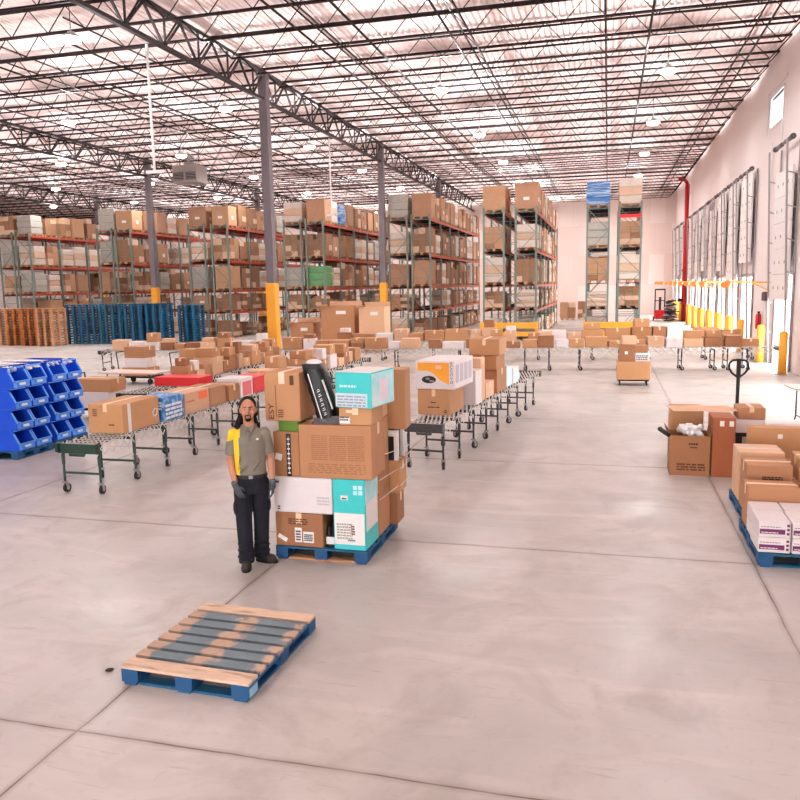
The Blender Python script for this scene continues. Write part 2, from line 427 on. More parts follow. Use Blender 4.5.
def column(gx, y, label):
    o = empty('steel_column', (gx, y, 0), kind='structure', label=label, cat='column')
    c = MB(); t = .15
    c.bb(-t, t, -t, t, 0, 10.36).bb(-.22, .22, -.22, .22, 0, .03).bb(-.2, .2, -.2, .2, 10.36, 10.43)
    c.build('shaft', colm, o)
    s = MB(); s.bb(-.19, .19, -.19, .19, .03, 3.08); s.build('yellow_guard', yellow, o, bevel=.03)
CL = {(-12., 26.75): 'grey steel column with yellow base guard behind the loaded pallet', (-12., 41.65): 'grey steel column with yellow guard beside the rack left of centre',
      (-26.3, 41.65): 'grey steel column behind the blue pallet stacks at the left', (-12., 56.55): 'grey steel column deep among the racks, farthest of the near girder line',
      (-26.3, 56.55): 'far grey steel column above the left racks', (-40.6, 56.55): 'farthest left grey column above the left racks'}
for (gx, y), lb in CL.items(): column(gx, y, lb)

# ------------------------------------------------------------------ lamps
UP = 92
def lamp_proto():
    h = MB(); h.tube((0, 0, .0), (0, 0, .09), .28, 18, 0, .16); h.tube((0, 0, .09), (0, 0, .16), .09, 12); h.tube((0, 0, .16), (0, 0, .42), .02, 8)
    g = MB(); g.tube((0, 0, .0), (0, 0, -.03), .25, 20); g.ell((0, 0, -.03), (.25, .25, .09), seg=20, rings=8)
    return h.mesh('housing', [lamph], True), g.mesh('lens', [lampw], True)
lh, lg = lamp_proto()
LXN = {1.7: 'over the dock aisle', -5.6: 'above the centre aisle', -13.6: 'just left of the main girder', -20.3: 'two rows left of the main girder', -27.2: 'beside the second girder', -34.: 'over the far left racks', -41: 'at the farthest left'}
for lx in (1.7, -5.6, -13.6, -20.3, -27.2, -34., -41):
    for j, ly in enumerate((1.8, 10.1, 18.4, 26.9, 35.2, 43.3, 51.8, 60.3, 68.)):
        if lx == -5.6 and ly == 18.4: continue
        if lx < -20 and ly < 15 or (lx < -27 and ly < 24): continue
        o = empty('high_bay_lamp', (lx, ly, 9.42), label=f'glowing high bay lamp {LXN[lx]}, {ORD[j]} from the near end', cat='ceiling lamp', group='high bay lamps under the roof')
        link('housing', lh, o); link('lens', lg, o)
        st = MB(); st.tube((0, 0, .42), (0, 0, 1.15), .012, 6); st.build('hanging_rod', darkst, o)
        L = bpy.data.lights.new('lamp_light', 'AREA'); L.shape = 'DISK'; L.size = .5; L.energy = 200 * (.32 if ly < 12 else .92); L.color = (1, .985, .985); L.spread = PI
        lo = bpy.data.objects.new('lamp_light', L); COL.objects.link(lo); lo.parent = o; lo.location = (0, 0, -.14)
        U = bpy.data.lights.new('deck_fill_light', 'POINT'); U.shadow_soft_size = .12; U.energy = UP * (.36 if lx < -12 and ly < 20 else .62 if lx < -12 else 1); U.color = (1, .975, .98); U.use_nodes = True  # unseen light added below each lamp to brighten the roof deck
        nt = U.node_tree; em = nt.nodes['Emission']; tcn = nt.nodes.new('ShaderNodeTexCoord'); sp = nt.nodes.new('ShaderNodeSeparateXYZ'); nt.links.new(tcn.outputs['Normal'], sp.inputs[0])
        def mt_(op, a, b):
            q = nt.nodes.new('ShaderNodeMath'); q.operation = op
            for i_, v in enumerate((a, b)):
                if isinstance(v, (int, float)): q.inputs[i_].default_value = v
                else: nt.links.new(v, q.inputs[i_])
            return q.outputs[0]
        zc = mt_('MAXIMUM', sp.outputs[2], .26); wide = mt_('DIVIDE', 1., mt_('POWER', zc, 3.))     # wide batwing throw of the added fill towards the deck
        gate = nt.nodes.new('ShaderNodeMapRange'); gate.inputs[1].default_value = .29 if lx > 0 else .2; gate.inputs[2].default_value = .40 if lx > 0 else .30; nt.links.new(sp.outputs[2], gate.inputs[0])
        nt.links.new(mt_('MULTIPLY', wide, gate.outputs[0]), em.inputs['Strength'])
        uo = bpy.data.objects.new('deck_fill_light', U); COL.objects.link(uo); uo.parent = o; uo.location = (0, 0, -.35)

# hanging unit heater, drop poles, red pipe, conduits
o = empty('unit_heater', (-22.6, 40, 8.75), label='grey box-shaped unit heater hanging under the roof left of the near column', cat='heater')
h = MB(); h.bb(-.75, .75, -.6, .6, 0, .95); h.build('housing', mat('heater_grey', (.62, .58, .56), .5), o, bevel=.03)
for x in (-.38, .38):
    g = MB(); g.bb(x - .3, x + .3, -.63, -.6, .15, .55, 0)
    for k in range(5): g.bb(x - .3, x + .3, -.66, -.63, .17 + k * .08, .2 + k * .08, 1)
    g.build('louver', [darkst, steel], o)
g = MB(); g.tube((0, 0, .95), (0, 0, 1.5), .3, 16); g.build('fan_collar', steel, o)
g = MB()
for s in (-1, 1): g.tube((s * .6, 0, .95), (s * .6, 0, 1.85), .02, 6)
g.build('hanger', darkst, o)
for y, lb in ((20., 'white drop pole hanging from the near end of the main girder'), (34.6, 'white drop pole hanging between the two yellow-based columns')):
    o = empty('drop_pole', (-12.4, y, 6.2), label=lb, cat='pole')
    MB().tube((0, 0, 0), (0, 0, 3.4), .035, 8).build('rod', whitem, o)
    m = MB(); m.bb(-.25, .25, -.05, .05, -.04, .04); m.build('foot_plate', whitem, o)
    m = MB()
    for z in (1.0, 2.2, 3.2): m.tube((0, 0, z), (0, 0, z + .1), .06, 8)
    m.build('coupling', whitem, o)
o = empty('standpipe', (XW - .35, 58.6, 0), label='thick red fire standpipe rising up the right wall to the roof', cat='pipe')
MB().tube((0, 0, 0), (0, 0, 9.5), .15, 14).build('riser', redpipe, o, smooth=True)
MB().path([(0, 0, 9.5), (-.15, 0, 9.75), (-.45, 0, 9.85), (-.6, 0, 9.85)], .11, 12).build('elbow', redpipe, o, smooth=True)
m = MB()
for z in (1.2, 3.5, 6.5): m.tube((0, 0, z), (0, 0, z + .16), .2, 14)
m.build('flange', redpipe, o)
MB().tube((-.12, 0, 1.5), (-.4, 0, 1.5), .12, 12).build('valve', darkst, o)
tag(MB().bb(XW - .05, XW - .01, 28.9, 31.9, 9.46, 9.5).bb(XW - .05, XW - .01, 31.86, 31.9, 8.0, 9.5).bb(XW - .05, XW - .01, 29.3, 29.34, 3.2, 8.2).build('wall_conduit', whitem), 'thin white electrical conduit framing the high window', 'conduit')

# dock furniture
for i, (yc, zb) in enumerate(sorted(DOORS)):
    if yc < 25: continue
    k = sorted(DOORS).index((yc, zb)) - 2
    for s, nm in ((-1, 'near'), (1, 'far')):
        if yc == 55.9 and s > 0: continue
        b = empty('bollard', (XW - .42 - .0, yc + s * (DW / 2 + .14) - (.9 if yc < 28 and s < 0 else 0), 0), label=f'yellow safety bollard at the {nm} side of the {ORD[k]} open dock door', cat='bollard', group='dock door bollards')
        MB().tube((0, 0, .02), (0, 0, 1.25), .125, 14).ell((0, 0, 1.25), (.125, .125, .07), seg=14, rings=6).build('post', yellow, b, smooth=True)
        MB().tube((0, 0, 0), (0, 0, .02), .2, 14).build('base_plate', steel, b)
    a = empty('dock_light', (XW - .02, yc + DW / 2 + .45, 2.75), label=f'yellow swing-arm loading light beside the {ORD[k]} open dock door', cat='dock light', group='dock loading lights')
    MB().bar((0, 0, 0), (-1.5, -.25, .05), .06).bar((0, 0, -.35), (-.7, -.12, 0), .04).build('swing_arm', yellow, a)
    MB().tube((-1.5, -.25, .02), (-1.62, -.45, -.05), .09, 12, 0, .13).build('lamp_head', mat('lamp_orange', (.95, .55, .25), .4), a)
e = empty('fire_extinguisher', (XW - .14, 31.3, 1.05), label='red fire extinguisher hanging on the right wall between dock doors', cat='fire extinguisher')
MB().tube((0, 0, 0), (0, 0, .5), .1, 14).ell((0, 0, .5), (.1, .1, .07), seg=14, rings=6).build('cylinder', redm, e, smooth=True)
MB().bb(-.03, .03, -.08, .08, .57, .64).build('handle', darkst, e); MB().path([(0, -.05, .6), (-.02, -.16, .5), (-.02, -.15, .2)], .014, 6).build('hose', rubber, e)
e = empty('control_box', (XW - .08, 30.6, 2.1), label='small dark dock control box on the right wall by the extinguisher', cat='control box')
MB().bb(-.06, .06, -.28, -.02, 0, .32).bb(-.06, .06, .06, .3, 0, .3).build('enclosure', mat('control_dark', (.35, .27, .29), .5), e)
MB().bb(-.02, .02, -.03, .03, -1.0, 5.5).build('conduit', whitem, e)

# ------------------------------------------------------------------ pallets
def pallet_parts(parent, mt, mb, w=1.016, l=1.219, nb=7, worn=None, loc=(0, 0, 0), detailed=True):
    """block pallet, origin at the centre of its footprint, deck boards running along x"""
    def add(name, m, mats): return m.build(name, mats, parent, loc=loc)
    ys = []
    lead = .14; gap = (l - 2 * lead - (nb - 2) * .105) / (nb - 1)
    y = -l / 2
    for k in range(nb):
        bw = lead if k in (0, nb - 1) else .105
        ys.append((y, y + bw)); y += bw + gap
    out = []
    if detailed:
        for k, (a, b) in enumerate(ys):
            mm = (worn[0] if k in (0, nb - 1) else worn[1]) if worn else mt
            add('deck_board', MB().bb(-w / 2, w / 2, a, b, .122, .144), mm)
        for x in (-w / 2 + .07, 0, w / 2 - .07):
            add('stringer_board', MB().bb(x - .07, x + .07, -l / 2, l / 2, .1, .1215), mb)
            for yy in (-l / 2 + .07, 0, l / 2 - .07):
                add('block', MB().bb(x - .0695, x + .0695, yy - .0695, yy + .0695, .0205, .0995), mb)
        for yy in (-l / 2 + .07, 0, l / 2 - .07):
            add('bottom_board', MB().bb(-w / 2 + .14, w / 2 - .14, yy - .05, yy + .05, 0, .02), mt)
        for x in (-w / 2 + .07, 0, w / 2 - .07):
            add('bottom_board', MB().bb(x - .05, x + .05, -l / 2, l / 2, 0, .02), mb if x else mt)
    return ys
def pallet_mesh(name, mt, w=1.016, l=1.219, nb=7):
    m = MB(); lead = .14; gap = (l - 2 * lead - (nb - 2) * .105) / (nb - 1); y = -l / 2
    for k in range(nb):
        bw = lead if k in (0, nb - 1) else .105
        m.bb(-w / 2, w / 2, y, y + bw, .122, .144); y += bw + gap
    for x in (-w / 2 + .07, 0, w / 2 - .07):
        m.bb(x - .07, x + .07, -l / 2, l / 2, .1, .122)
        for yy in (-l / 2 + .07, 0, l / 2 - .07): m.bb(x - .07, x + .07, yy - .07, yy + .07, .02, .1)
        m.bb(x - .05, x + .05, -l / 2, l / 2, 0, .02)
    return m.mesh(name, [mt])
pm_blue = pallet_mesh('pallet', bluew); pm_wood = pallet_mesh('pallet', woodp); pm_or = pallet_mesh('pallet', wood_or)

fp = empty('pallet', (-2.885, 5.23, 0), math.radians(-2), label='empty worn blue and bare wood pallet lying alone on the foreground floor', cat='pallet')
pallet_parts(fp, bluew, bluew_d, 1.05, 1.19, 8, worn=(wornw, wornb))
m = MB()
for x in (-.525, .525): m.bb(x - .002, x + .002, -.585, -.465, .03, .095)
m.build('stencil_mark', mat('pale_stencil', (.55, .75, .85), .6), fp)
tag(MB().ell((0, 0, .012), (.035, .02, .012), seg=8, rings=5).build('debris', mat('dirt', (.22, .17, .14), .9), loc=(-3.64, 4.80, 0), rot=(0, 0, .6)), 'small dark scrap lying on the floor left of the empty pallet', 'debris')

# ------------------------------------------------------------------ cartons
def carton(x0, x1, y0, y1, z0, z1, m, label, group=None, tape=True, rz=0, name='cardboard_box', rot=None, tm=None, flip=False, cat='box'):
    w, l, h = x1 - x0, y1 - y0, z1 - z0
    b = MB(); b.bb(-w / 2, w / 2, -l / 2, l / 2, 0, h, 0)
    o = b.build(name, [m], loc=((x0 + x1) / 2, (y0 + y1) / 2, z0), rot=rot or (0, 0, rz), bevel=min(.012, h * .08))
    tag(o, label, cat, group)
    if tape:
        t = MB(); e = .0025; k = min(.032, w * .12)
        if flip:
            t.bb(-k, k, -l / 2 + .01, l / 2 - .01, h, h + e); t.bb(-k, k, -l / 2 - e, -l / 2, h - min(.12, h * .4), h + e); t.bb(-k, k, l / 2, l / 2 + e, h - min(.12, h * .4), h + e)
        else:
            t.bb(-w / 2 + .01, w / 2 - .01, -k, k, h, h + e); t.bb(-w / 2 - e, -w / 2, -k, k, h - min(.12, h * .4), h + e); t.bb(w / 2, w / 2 + e, -k, k, h - min(.12, h * .4), h + e)
        t.build('tape_strip', tm or tapem, o)
    return o
def front_panel(o, name, x0, x1, z0, z1, m, yf, t=.002):
    """a printed patch on the -y face (yf = local y of the face)"""
    return MB().bb(x0, x1, yf - t, yf, z0, z1).build(name, m, o)
def lines(o, x0, x1, z0, z1, rows, m, yf, seed=1, name='printed_text', side=None, cols=5, fill=.6):
    """rows of small printed marks on the front face, or on the +x face when side is given"""
    r = random.Random(seed); b = MB(); h = (z1 - z0) / rows
    for i in range(rows):
        x = x0
        while x < x1 - .004:
            w = (x1 - x0) / cols * (.4 + .8 * r.random()); xe = min(x + w, x1)
            za = z0 + i * h
            if side is None: b.bb(x, xe, yf - .003, yf - .001, za, za + h * fill)
            else: b.bb(side + .001, side + .003, x, xe, za, za + h * fill)
            x = xe + (x1 - x0) * .04
    return b.build(name, m, o)
def text(o, s, size, loc, rot, m, name='printed_text', sx=1.):
    cu = bpy.data.curves.new(name, 'FONT'); cu.body = s; cu.size = size; cu.extrude = .001; cu.align_x = 'CENTER'; cu.align_y = 'CENTER'; cu.resolution_u = 2
    cu.materials.append(m); t0 = bpy.data.objects.new(name, cu); COL.objects.link(t0); me = bpy.data.meshes.new_from_object(t0.evaluated_get(bpy.context.evaluated_depsgraph_get())); bpy.data.objects.remove(t0); me.materials.clear(); me.materials.append(m); t = bpy.data.objects.new(name, me); COL.objects.link(t); t.parent = o; t.location = loc; t.rotation_euler = rot; t.scale = (sx, 1, 1)
    return t
FR = (PI / 2, 0, 0)        # text on a face that looks to -y
# ------------------------------------------------------------------ loaded pallet beside the worker
lp = empty('pallet', (-2.89, 8.01, 0), label='blue block pallet under the tall mixed stack of boxes', cat='pallet')
pallet_parts(lp, woodp, bluew_d, 1.03, 1.23, 7, worn=(bluew, bluew))
G1 = 'boxes stacked on the pallet beside the worker'
YF = 7.40
faint_b = mat('faint_brown_ink', (.58, .38, .25), .7)
o = carton(-3.40, -2.86, YF, 7.96, .146, .515, card_d, 'brown carton with three white labels at the bottom left of the tall stack', G1, flip=True)
for x0, x1, z0, z1 in ((-.05, .03, .05, .21), (.045, .165, .05, .17)):
    lb = MB().bb(x0, x1, -.282, -.28, z0, z1).build('shipping_label', paper, o)
    lines(o, x0 + .012, x1 - .012, z0 + .02, z1 - .02, 4, ink, -.282, 3)
lb = MB().box((-.19, -.281, .09), (.11, .002, .045), M=Matrix.Rotation(-.5, 3, 'Y').transposed()).build('shipping_label', paper, o)
lines(o, -.12, .1, .245, .32, 3, inkb, -.28, 5)
k_ = empty('drink_pack', (-2.80, 7.55, .146), label='black shrink-wrapped bottle pack between the brown and turquoise boxes', cat='packaged goods', group=G1)
m = MB(); m.bb(-.048, .048, -.1, .1, 0, .03); m.cap((-.02, -.06, .05), (-.02, -.06, .2), .028, .024); m.cap((.022, -.05, .05), (.022, -.05, .24), .024, .018); m.cap((0, .04, .05), (0, .04, .24), .04, .03)
m.build('bottle', blackp, k_, smooth=True); MB().bb(-.05, .05, -.092, -.09, .02, .11).build('label', paper, k_)
o = carton(-2.738, -2.385, YF, 7.86, .146, .905, turq, 'tall turquoise carton with a white pictured lower half at the front corner', G1, tape=False)
MB().bb(-.165, .165, -.233, -.2305, .06, .40).build('printed_panel', paper, o)
MB().bb(-.09, -.01, -.233, -.231, .54, .59).build('logo_patch', paper, o); lines(o, -.075, -.025, .55, .575, 1, ink, -.233, 2)
for i in range(2):
    for j in range(2): MB().bb(.05 + i * .055, .095 + i * .055, -.233, -.231, .60 + j * .055, .645 + j * .055).build('symbol_patch', turq_l, o)
lines(o, -.14, .03, .12, .3, 6, mat('pale_drawing', (.70, .66, .62), .6), -.233, 9, 'drawing'); lines(o, .02, .06, .17, .28, 4, inkb, -.234, 11, 'drawing')
lines(o, -.02, .06, .10, .13, 1, mat('teal_ink', (.1, .5, .52), .5), -.234, 4, 'drawing'); MB().bb(-.165, .165, -.236, -.2335, .01, .055).build('blue_band', mat('teal_band', (.25, .80, .82), .4), o)
MB().bb(.1765, .179, -.2, .2, .2, .5).build('side_panel', paper, o); MB().bb(.1765, .1785, -.228, .228, .5, .75).build('side_print', turq_l, o)
o = carton(-3.405, -2.745, YF, 7.96, .518, .905, white_card, 'wide plain white carton with small black corner marks', G1, tape=False)
lines(o, -.29, -.26, .03, .08, 2, ink, -.28, 3); lines(o, .16, .3, .1, .2, 3, mat('faint_ink', (.78, .76, .78), .6), -.28, 8); lines(o, -.3, -.26, .32, .36, 1, ink, -.28, 6)
o = carton(-3.395, -3.10, YF + .02, 7.92, .908, 1.387, card_d, 'upright brown carton with a vertical black printed tape and white label', G1, tape=False)
MB().bb(.0, .055, -.2525, -.2502, 0, .46).build('black_tape', blackp, o); m = MB().bb(.026, .029, -.255, -.2535, .03, .43)
for k in range(8): m.bb(.014, .041, -.255, -.2535, .03 + k * .052, .046 + k * .052)
m.build('tape_print', paper, o)
MB().box((-.09, -.2518, .21), (.075, .003, .07), M=Matrix.Rotation(.25, 3, 'Y')).build('shipping_label', paper, o)
carton(-3.335, -3.105, YF + .04, 7.86, 1.389, 1.506, green_c, 'small bright green carton wedged under the top left box', G1, tape=False)
o = carton(-3.094, -2.30, YF, 7.90, .908, 1.475, card, 'large wide brown carton covered in fine print, middle of the stack', G1, flip=False)
for c in range(3): lines(o, -.26 + c * .2, -.08 + c * .2, .2, .47, 13, faint_b, -.25, 20 + c, cols=3, fill=.3)
lines(o, -.3, .33, .06, .17, 5, faint_b, -.25, 31, cols=9, fill=.3)
o = carton(-3.45, -3.055, YF - .02, 7.84, 1.508, 2.02, card, 'orange-brown carton with vertical black lettering, top left of the stack', G1, flip=True)
text(o, 'ESY', .085, (-.125, -.2315, .10), (PI / 2, -PI / 2, 0), ink, sx=1.3)
MB().bb(-.075, -.068, -.2325, -.2305, .05, .38).build('printed_line', inkb, o); lines(o, -.05, .01, .04, .13, 4, inkb, -.23, 8)
MB().bb(.09, .135, -.2325, -.2305, .38, .48).build('hand_hole_print', inkb, o)
# black plastic bundle leaning on the stack
b = empty('plastic_bundle', (-2.795, 7.56, 1.480), label='glossy black plastic-wrapped bundle leaning upright on the large brown box', cat='packaged goods', group=G1)
m = MB(); rings = []
for k in range(9):
    t = k / 8; w = .116 * (1 - .12 * abs(t - .5)) * (.9 if k in (0, 8) else 1); ring = []
    for i in range(20):
        a = 2 * PI * i / 20; q = 1 + .06 * math.sin(5 * a + k * 2.1) + .05 * math.sin(9 * a - k * 1.3)
        cx, sx_ = math.cos(a), math.sin(a)
        ring.append((w * q * math.copysign(abs(cx) ** .6, cx) - .175 * t, .115 * q * math.copysign(abs(sx_) ** .6, sx_), .02 + .60 * t))
    rings.append(ring)
m.loft(rings).build('wrapped_body', blackp, b, smooth=True)
m = MB(); m.add([(-.16, -.13, 0), (.17, -.13, 0), (.19, .1, .0), (-.14, .1, 0), (-.13, -.11, .05), (.15, -.11, .09), (.15, .1, .09), (-.12, .1, .05)], [(0, 3, 2, 1), (4, 5, 6, 7), (0, 1, 5, 4), (1, 2, 6, 5), (2, 3, 7, 6), (3, 0, 4, 7)]).build('loose_film', mat('dark_film', (.30, .29, .31), .2, noise=.3, nscale=20, bump=.6), b)
m = MB()
for k, t in enumerate((.12, .2, .28, .36, .44, .52)):
    x = .005 - .175 * t; z = .02 + .6 * t; m.bar((x, -.132, z), (x + .03, -.132, z + .016), .008, .006); m.bar((x, -.132, z + .022), (x + .022, -.132, z + .03), .006, .006)
m.build('printed_text', paper, b)
m = MB(); m.bar((-.045, -.128, .05), (-.185, -.124, .52), .010, .005); m.bar((.075, -.118, .16), (-.03, -.115, .46), .028, .010); m.build('fold_glint', plasticw, b)  # white strips stand in for glints on the black wrap
MB().ell((-.15, -.02, .63), (.09, .07, .035), seg=12, rings=6).build('white_paper', plasticw, b, smooth=True)
o = carton(-2.645, -2.29, YF + .01, 7.82, 1.477, 1.66, card, 'small brown carton with a black and white label under the turquoise top box', G1, flip=True)
MB().bb(-.17, -.06, -.207, -.205, .02, .085).build('shipping_label', paper, o); lines(o, -.165, -.07, .05, .1, 2, ink, -.208, 5)
MB().bb(-.1, .0, -.207, -.205, .13, .16).build('clear_tape', tapem, o)
o = carton(-2.635, -2.225, 7.37, 7.93, 1.663, 2.025, turq, 'turquoise and white carton lying flat on top of the stack', G1, tape=False, rz=math.radians(-9))
MB().bb(-.20, .16, -.283, -.2805, .01, .15).build('printed_panel', mat('pale_panel', (.80, .86, .90), .5), o)
lines(o, -.18, .14, .02, .14, 4, mat('grey_ink', (.6, .63, .68), .5), -.283, 4, cols=4, fill=.5); lines(o, -.15, .04, .21, .25, 1, turq_l, -.281, 6)
MB().bb(.2055, .208, -.27, .27, .01, .35).build('side_print', turq_l, o); MB().bb(.208, .21, -.08, .1, .06, .28).build('shipping_label', mat('pinkish_label', (.95, .86, .90), .5), o)
MB().bb(-.194, .194, -.279, .279, .363, .366).build('lid_print', paper, o)
# brown cartons on the right face and behind
for (z0, z1, lb, mm) in ((.146, .60, 'brown carton at the foot of the right face behind the turquoise one', card), (.602, 1.0, 'brown carton, second up on the right face of the stack', card_d), (1.002, 1.44, 'brown carton, third up on the right face of the stack', card), (1.442, 1.655, 'shallow brown carton high on the right face under the top box', card_l)):
    carton(-2.725, -2.385, 7.93 if z0 > .9 else 7.88, 8.33, z0, z1, mm, lb, G1, flip=True)
carton(-2.78, -2.30, 8.36, 8.66, .146, .52, card_d, 'brown carton at the back right foot of the tall stack', G1)
o = carton(-2.78, -2.27, 8.36, 8.68, .522, .90, card, 'brown carton with one raised flap at the back right of the stack', G1)
MB().add([(.255, -.16, .378), (.255, .16, .378), (.34, .17, .47), (.34, -.15, .44)], [(0, 1, 2, 3)]).add([(.259, -.16, .376), (.259, .16, .376), (.344, .17, .468), (.344, -.15, .438)], [(3, 2, 1, 0)]).build('open_flap', card_l, o)
c = empty('framed_appliance', (-2.52, 8.50, .903), label='black appliance in white foam edging at the back right of the stack', cat='packaged goods', group=G1)
MB().bb(-.25, .20, -.13, .13, 0, .34).build('casing', blackp, c, bevel=.01)
m = MB(); m.bb(.19, .24, -.14, -.10, .0, .35).bb(.19, .24, .10, .14, .0, .35).bb(-.25, .24, -.145, -.135, .28, .35); m.build('foam_edge', paper, c)
text(c, 'S', .12, (.202, -.02, .18), (PI / 2, 0, PI / 2), turq_l)
carton(-2.62, -2.20, 8.37, 8.69, 1.262, 1.95, card, 'tall brown carton standing at the back right, highest of the stack', G1, flip=True, rz=math.radians(4))
carton(-3.39, -2.84, 8.0, 8.6, .146, .75, card_d, 'brown carton hidden at the back left foot of the tall stack', G1)
carton(-3.38, -2.83, 8.0, 8.58, .752, 1.34, card, 'brown carton at the back left behind the white box', G1)
f = MB()
for z, dz in ((.78, .05), (1.05, -.03), (.56, .08)):
    f.bar((-2.378, 7.9, z), (-2.285, 8.35, z + dz * .6), .002, .008); f.bar((-2.26, 8.36, z + dz * .6), (-2.24, 8.70, z + dz), .002, .008)
tag(f.build('stretch_film', plasticw), 'loose strands of clear stretch film along the right face of the stack', 'stretch film')

# ------------------------------------------------------------------ the worker
def rem(mb, name, m, parent, voxel=.008, it=4, loc=(0, 0, 0), rot=(0, 0, 0)):
    o = mb.build(name, m, parent, loc, rot, smooth=True)
    r = o.modifiers.new('remesh', 'REMESH'); r.mode = 'VOXEL'; r.voxel_size = voxel; r.use_smooth_shade = True
    s = o.modifiers.new('smooth', 'SMOOTH'); s.factor = .5; s.iterations = it
    return o
def ellring(cx, cy, z, rx, ry, n=24): return [(cx + rx * math.cos(2 * PI * i / n), cy + ry * math.sin(2 * PI * i / n), z) for i in range(n)]
skin = mat('skin', (.76, .53, .42), .5, noise=.04, nscale=30)
def shirt_mat():
    m = bpy.data.materials.new('work_shirt'); m.use_nodes = True; nt = m.node_tree; n = nt.nodes; l = nt.links
    b = n['Principled BSDF']; b.inputs['Roughness'].default_value = .85
    tc = n.new('ShaderNodeTexCoord'); sp = n.new('ShaderNodeSeparateXYZ'); l.new(tc.outputs['Object'], sp.inputs[0])
    def cmp(op, a, v):
        x = n.new('ShaderNodeMath'); x.operation = op; l.new(a, x.inputs[0])
        if isinstance(v, float): x.inputs[1].default_value = v
        else: l.new(v, x.inputs[1])
        return x.outputs[0]
    X, Z = sp.outputs[0], sp.outputs[2]
    yoke = cmp('MULTIPLY', cmp('GREATER_THAN', cmp('ADD', Z, cmp('MULTIPLY', X, -.35)), 1.425), cmp('LESS_THAN', X, -.092))
    yoke = cmp('MULTIPLY', yoke, cmp('LESS_THAN', cmp('ADD', Z, cmp('MULTIPLY', X, -.9)), 1.66))
    side = cmp('MULTIPLY', cmp('LESS_THAN', Z, 1.40), cmp('MULTIPLY', cmp('LESS_THAN', X, -.105), cmp('GREATER_THAN', X, -.158)))
    mask = cmp('MAXIMUM', yoke, side)
    ns = n.new('ShaderNodeTexNoise'); ns.inputs['Scale'].default_value = 12; l.new(tc.outputs['Object'], ns.inputs[0])
    mr = n.new('ShaderNodeMapRange'); l.new(ns.outputs[0], mr.inputs[0]); mr.inputs[3].default_value = .85; mr.inputs[4].default_value = 1.12
    mx = n.new('ShaderNodeMix'); mx.data_type = 'RGBA'; l.new(mask, mx.inputs['Factor'])
    mx.inputs['A'].default_value = (*srgb((.50, .47, .42)), 1); mx.inputs['B'].default_value = (*srgb((.93, .80, .16)), 1)
    hs = n.new('ShaderNodeHueSaturation'); l.new(mx.outputs['Result'], hs.inputs['Color']); l.new(mr.outputs[0], hs.inputs['Value'])
    l.new(hs.outputs[0], b.inputs['Base Color']); return m
navy = mat('navy_trousers', (.055, .07, .12), .85, noise=.2, nscale=9, bump=.3)
glove = mat('glove_grey', (.27, .29, .32), .7, noise=.15, nscale=25)
gcuff = mat('glove_cuff', (.42, .45, .50), .7)
boot = mat('boot_leather', (.20, .15, .13), .55, noise=.15, nscale=12)
hairm = mat('dark_hair', (.055, .04, .04), .6, noise=.3, nscale=50, spec=.2, stretch=(1, 1, .2))
P = empty('person', (-3.53, 7.14, 0), math.radians(24), label='man in grey and yellow polo shirt and navy trousers standing beside the loaded pallet', cat='person')
SL, SR = Vector((-.155, .0, 1.415)), Vector((.155, .0, 1.415))
EL, ER = Vector((-.205, .035, 1.14)), Vector((.200, .035, 1.14))
WL, WR = Vector((-.155, -.10, .895)), Vector((.215, -.055, .885))
HL, HR = Vector((-.088, .0, .90)), Vector((.088, .02, .90))
KL, KR = Vector((-.092, -.03, .50)), Vector((.085, .05, .50))
AL, AR = Vector((-.085, -.02, .09)), Vector((.070, .13, .09))
m = MB()
m.loft([ellring(0, .0, .80, .12, .09), ellring(0, .0, .92, .158, .108), ellring(0, 0, 1.04, .138, .10), ellring(0, .0, 1.18, .15, .105), ellring(0, .0, 1.32, .162, .11), ellring(0, 0, 1.42, .15, .09), ellring(0, .01, 1.47, .08, .07), ellring(0, .008, 1.52, .056, .06), ellring(0, 0, 1.60, .052, .058)])
m.ell((0, .008, 1.672), (.078, .096, .110), seg=24, rings=16).ell((0, -.026, 1.600), (.058, .060, .052), seg=20, rings=12)
m.ell((0, -.094, 1.652), (.011, .016, .028), seg=12, rings=8).ell((0, -.102, 1.637), (.015, .014, .011), seg=12, rings=8)
m.ell((0, -.072, 1.705), (.05, .022, .014), seg=12, rings=8).ell((0, -.083, 1.600), (.022, .012, .010), seg=12, rings=8)
for s in (-1, 1): m.ell((s * .079, .012, 1.655), (.010, .02, .03), seg=10, rings=8).ell((s * .042, -.062, 1.638), (.026, .024, .026), seg=10, rings=8)
for S, E_, W in ((SL, EL, WL), (SR, ER, WR)):
    m.cap(S, E_, .052, .042).cap(E_, W, .042, .028)
    d = (W - E_).normalized(); m.cap(W, W + d * .03, .024, .016)
for H, K, A in ((HL, KL, AL), (HR, KR, AR)): m.cap(H, K, .082, .058).cap(K, A, .056, .038)
rem(m, 'body', skin, P, .0065, 3)
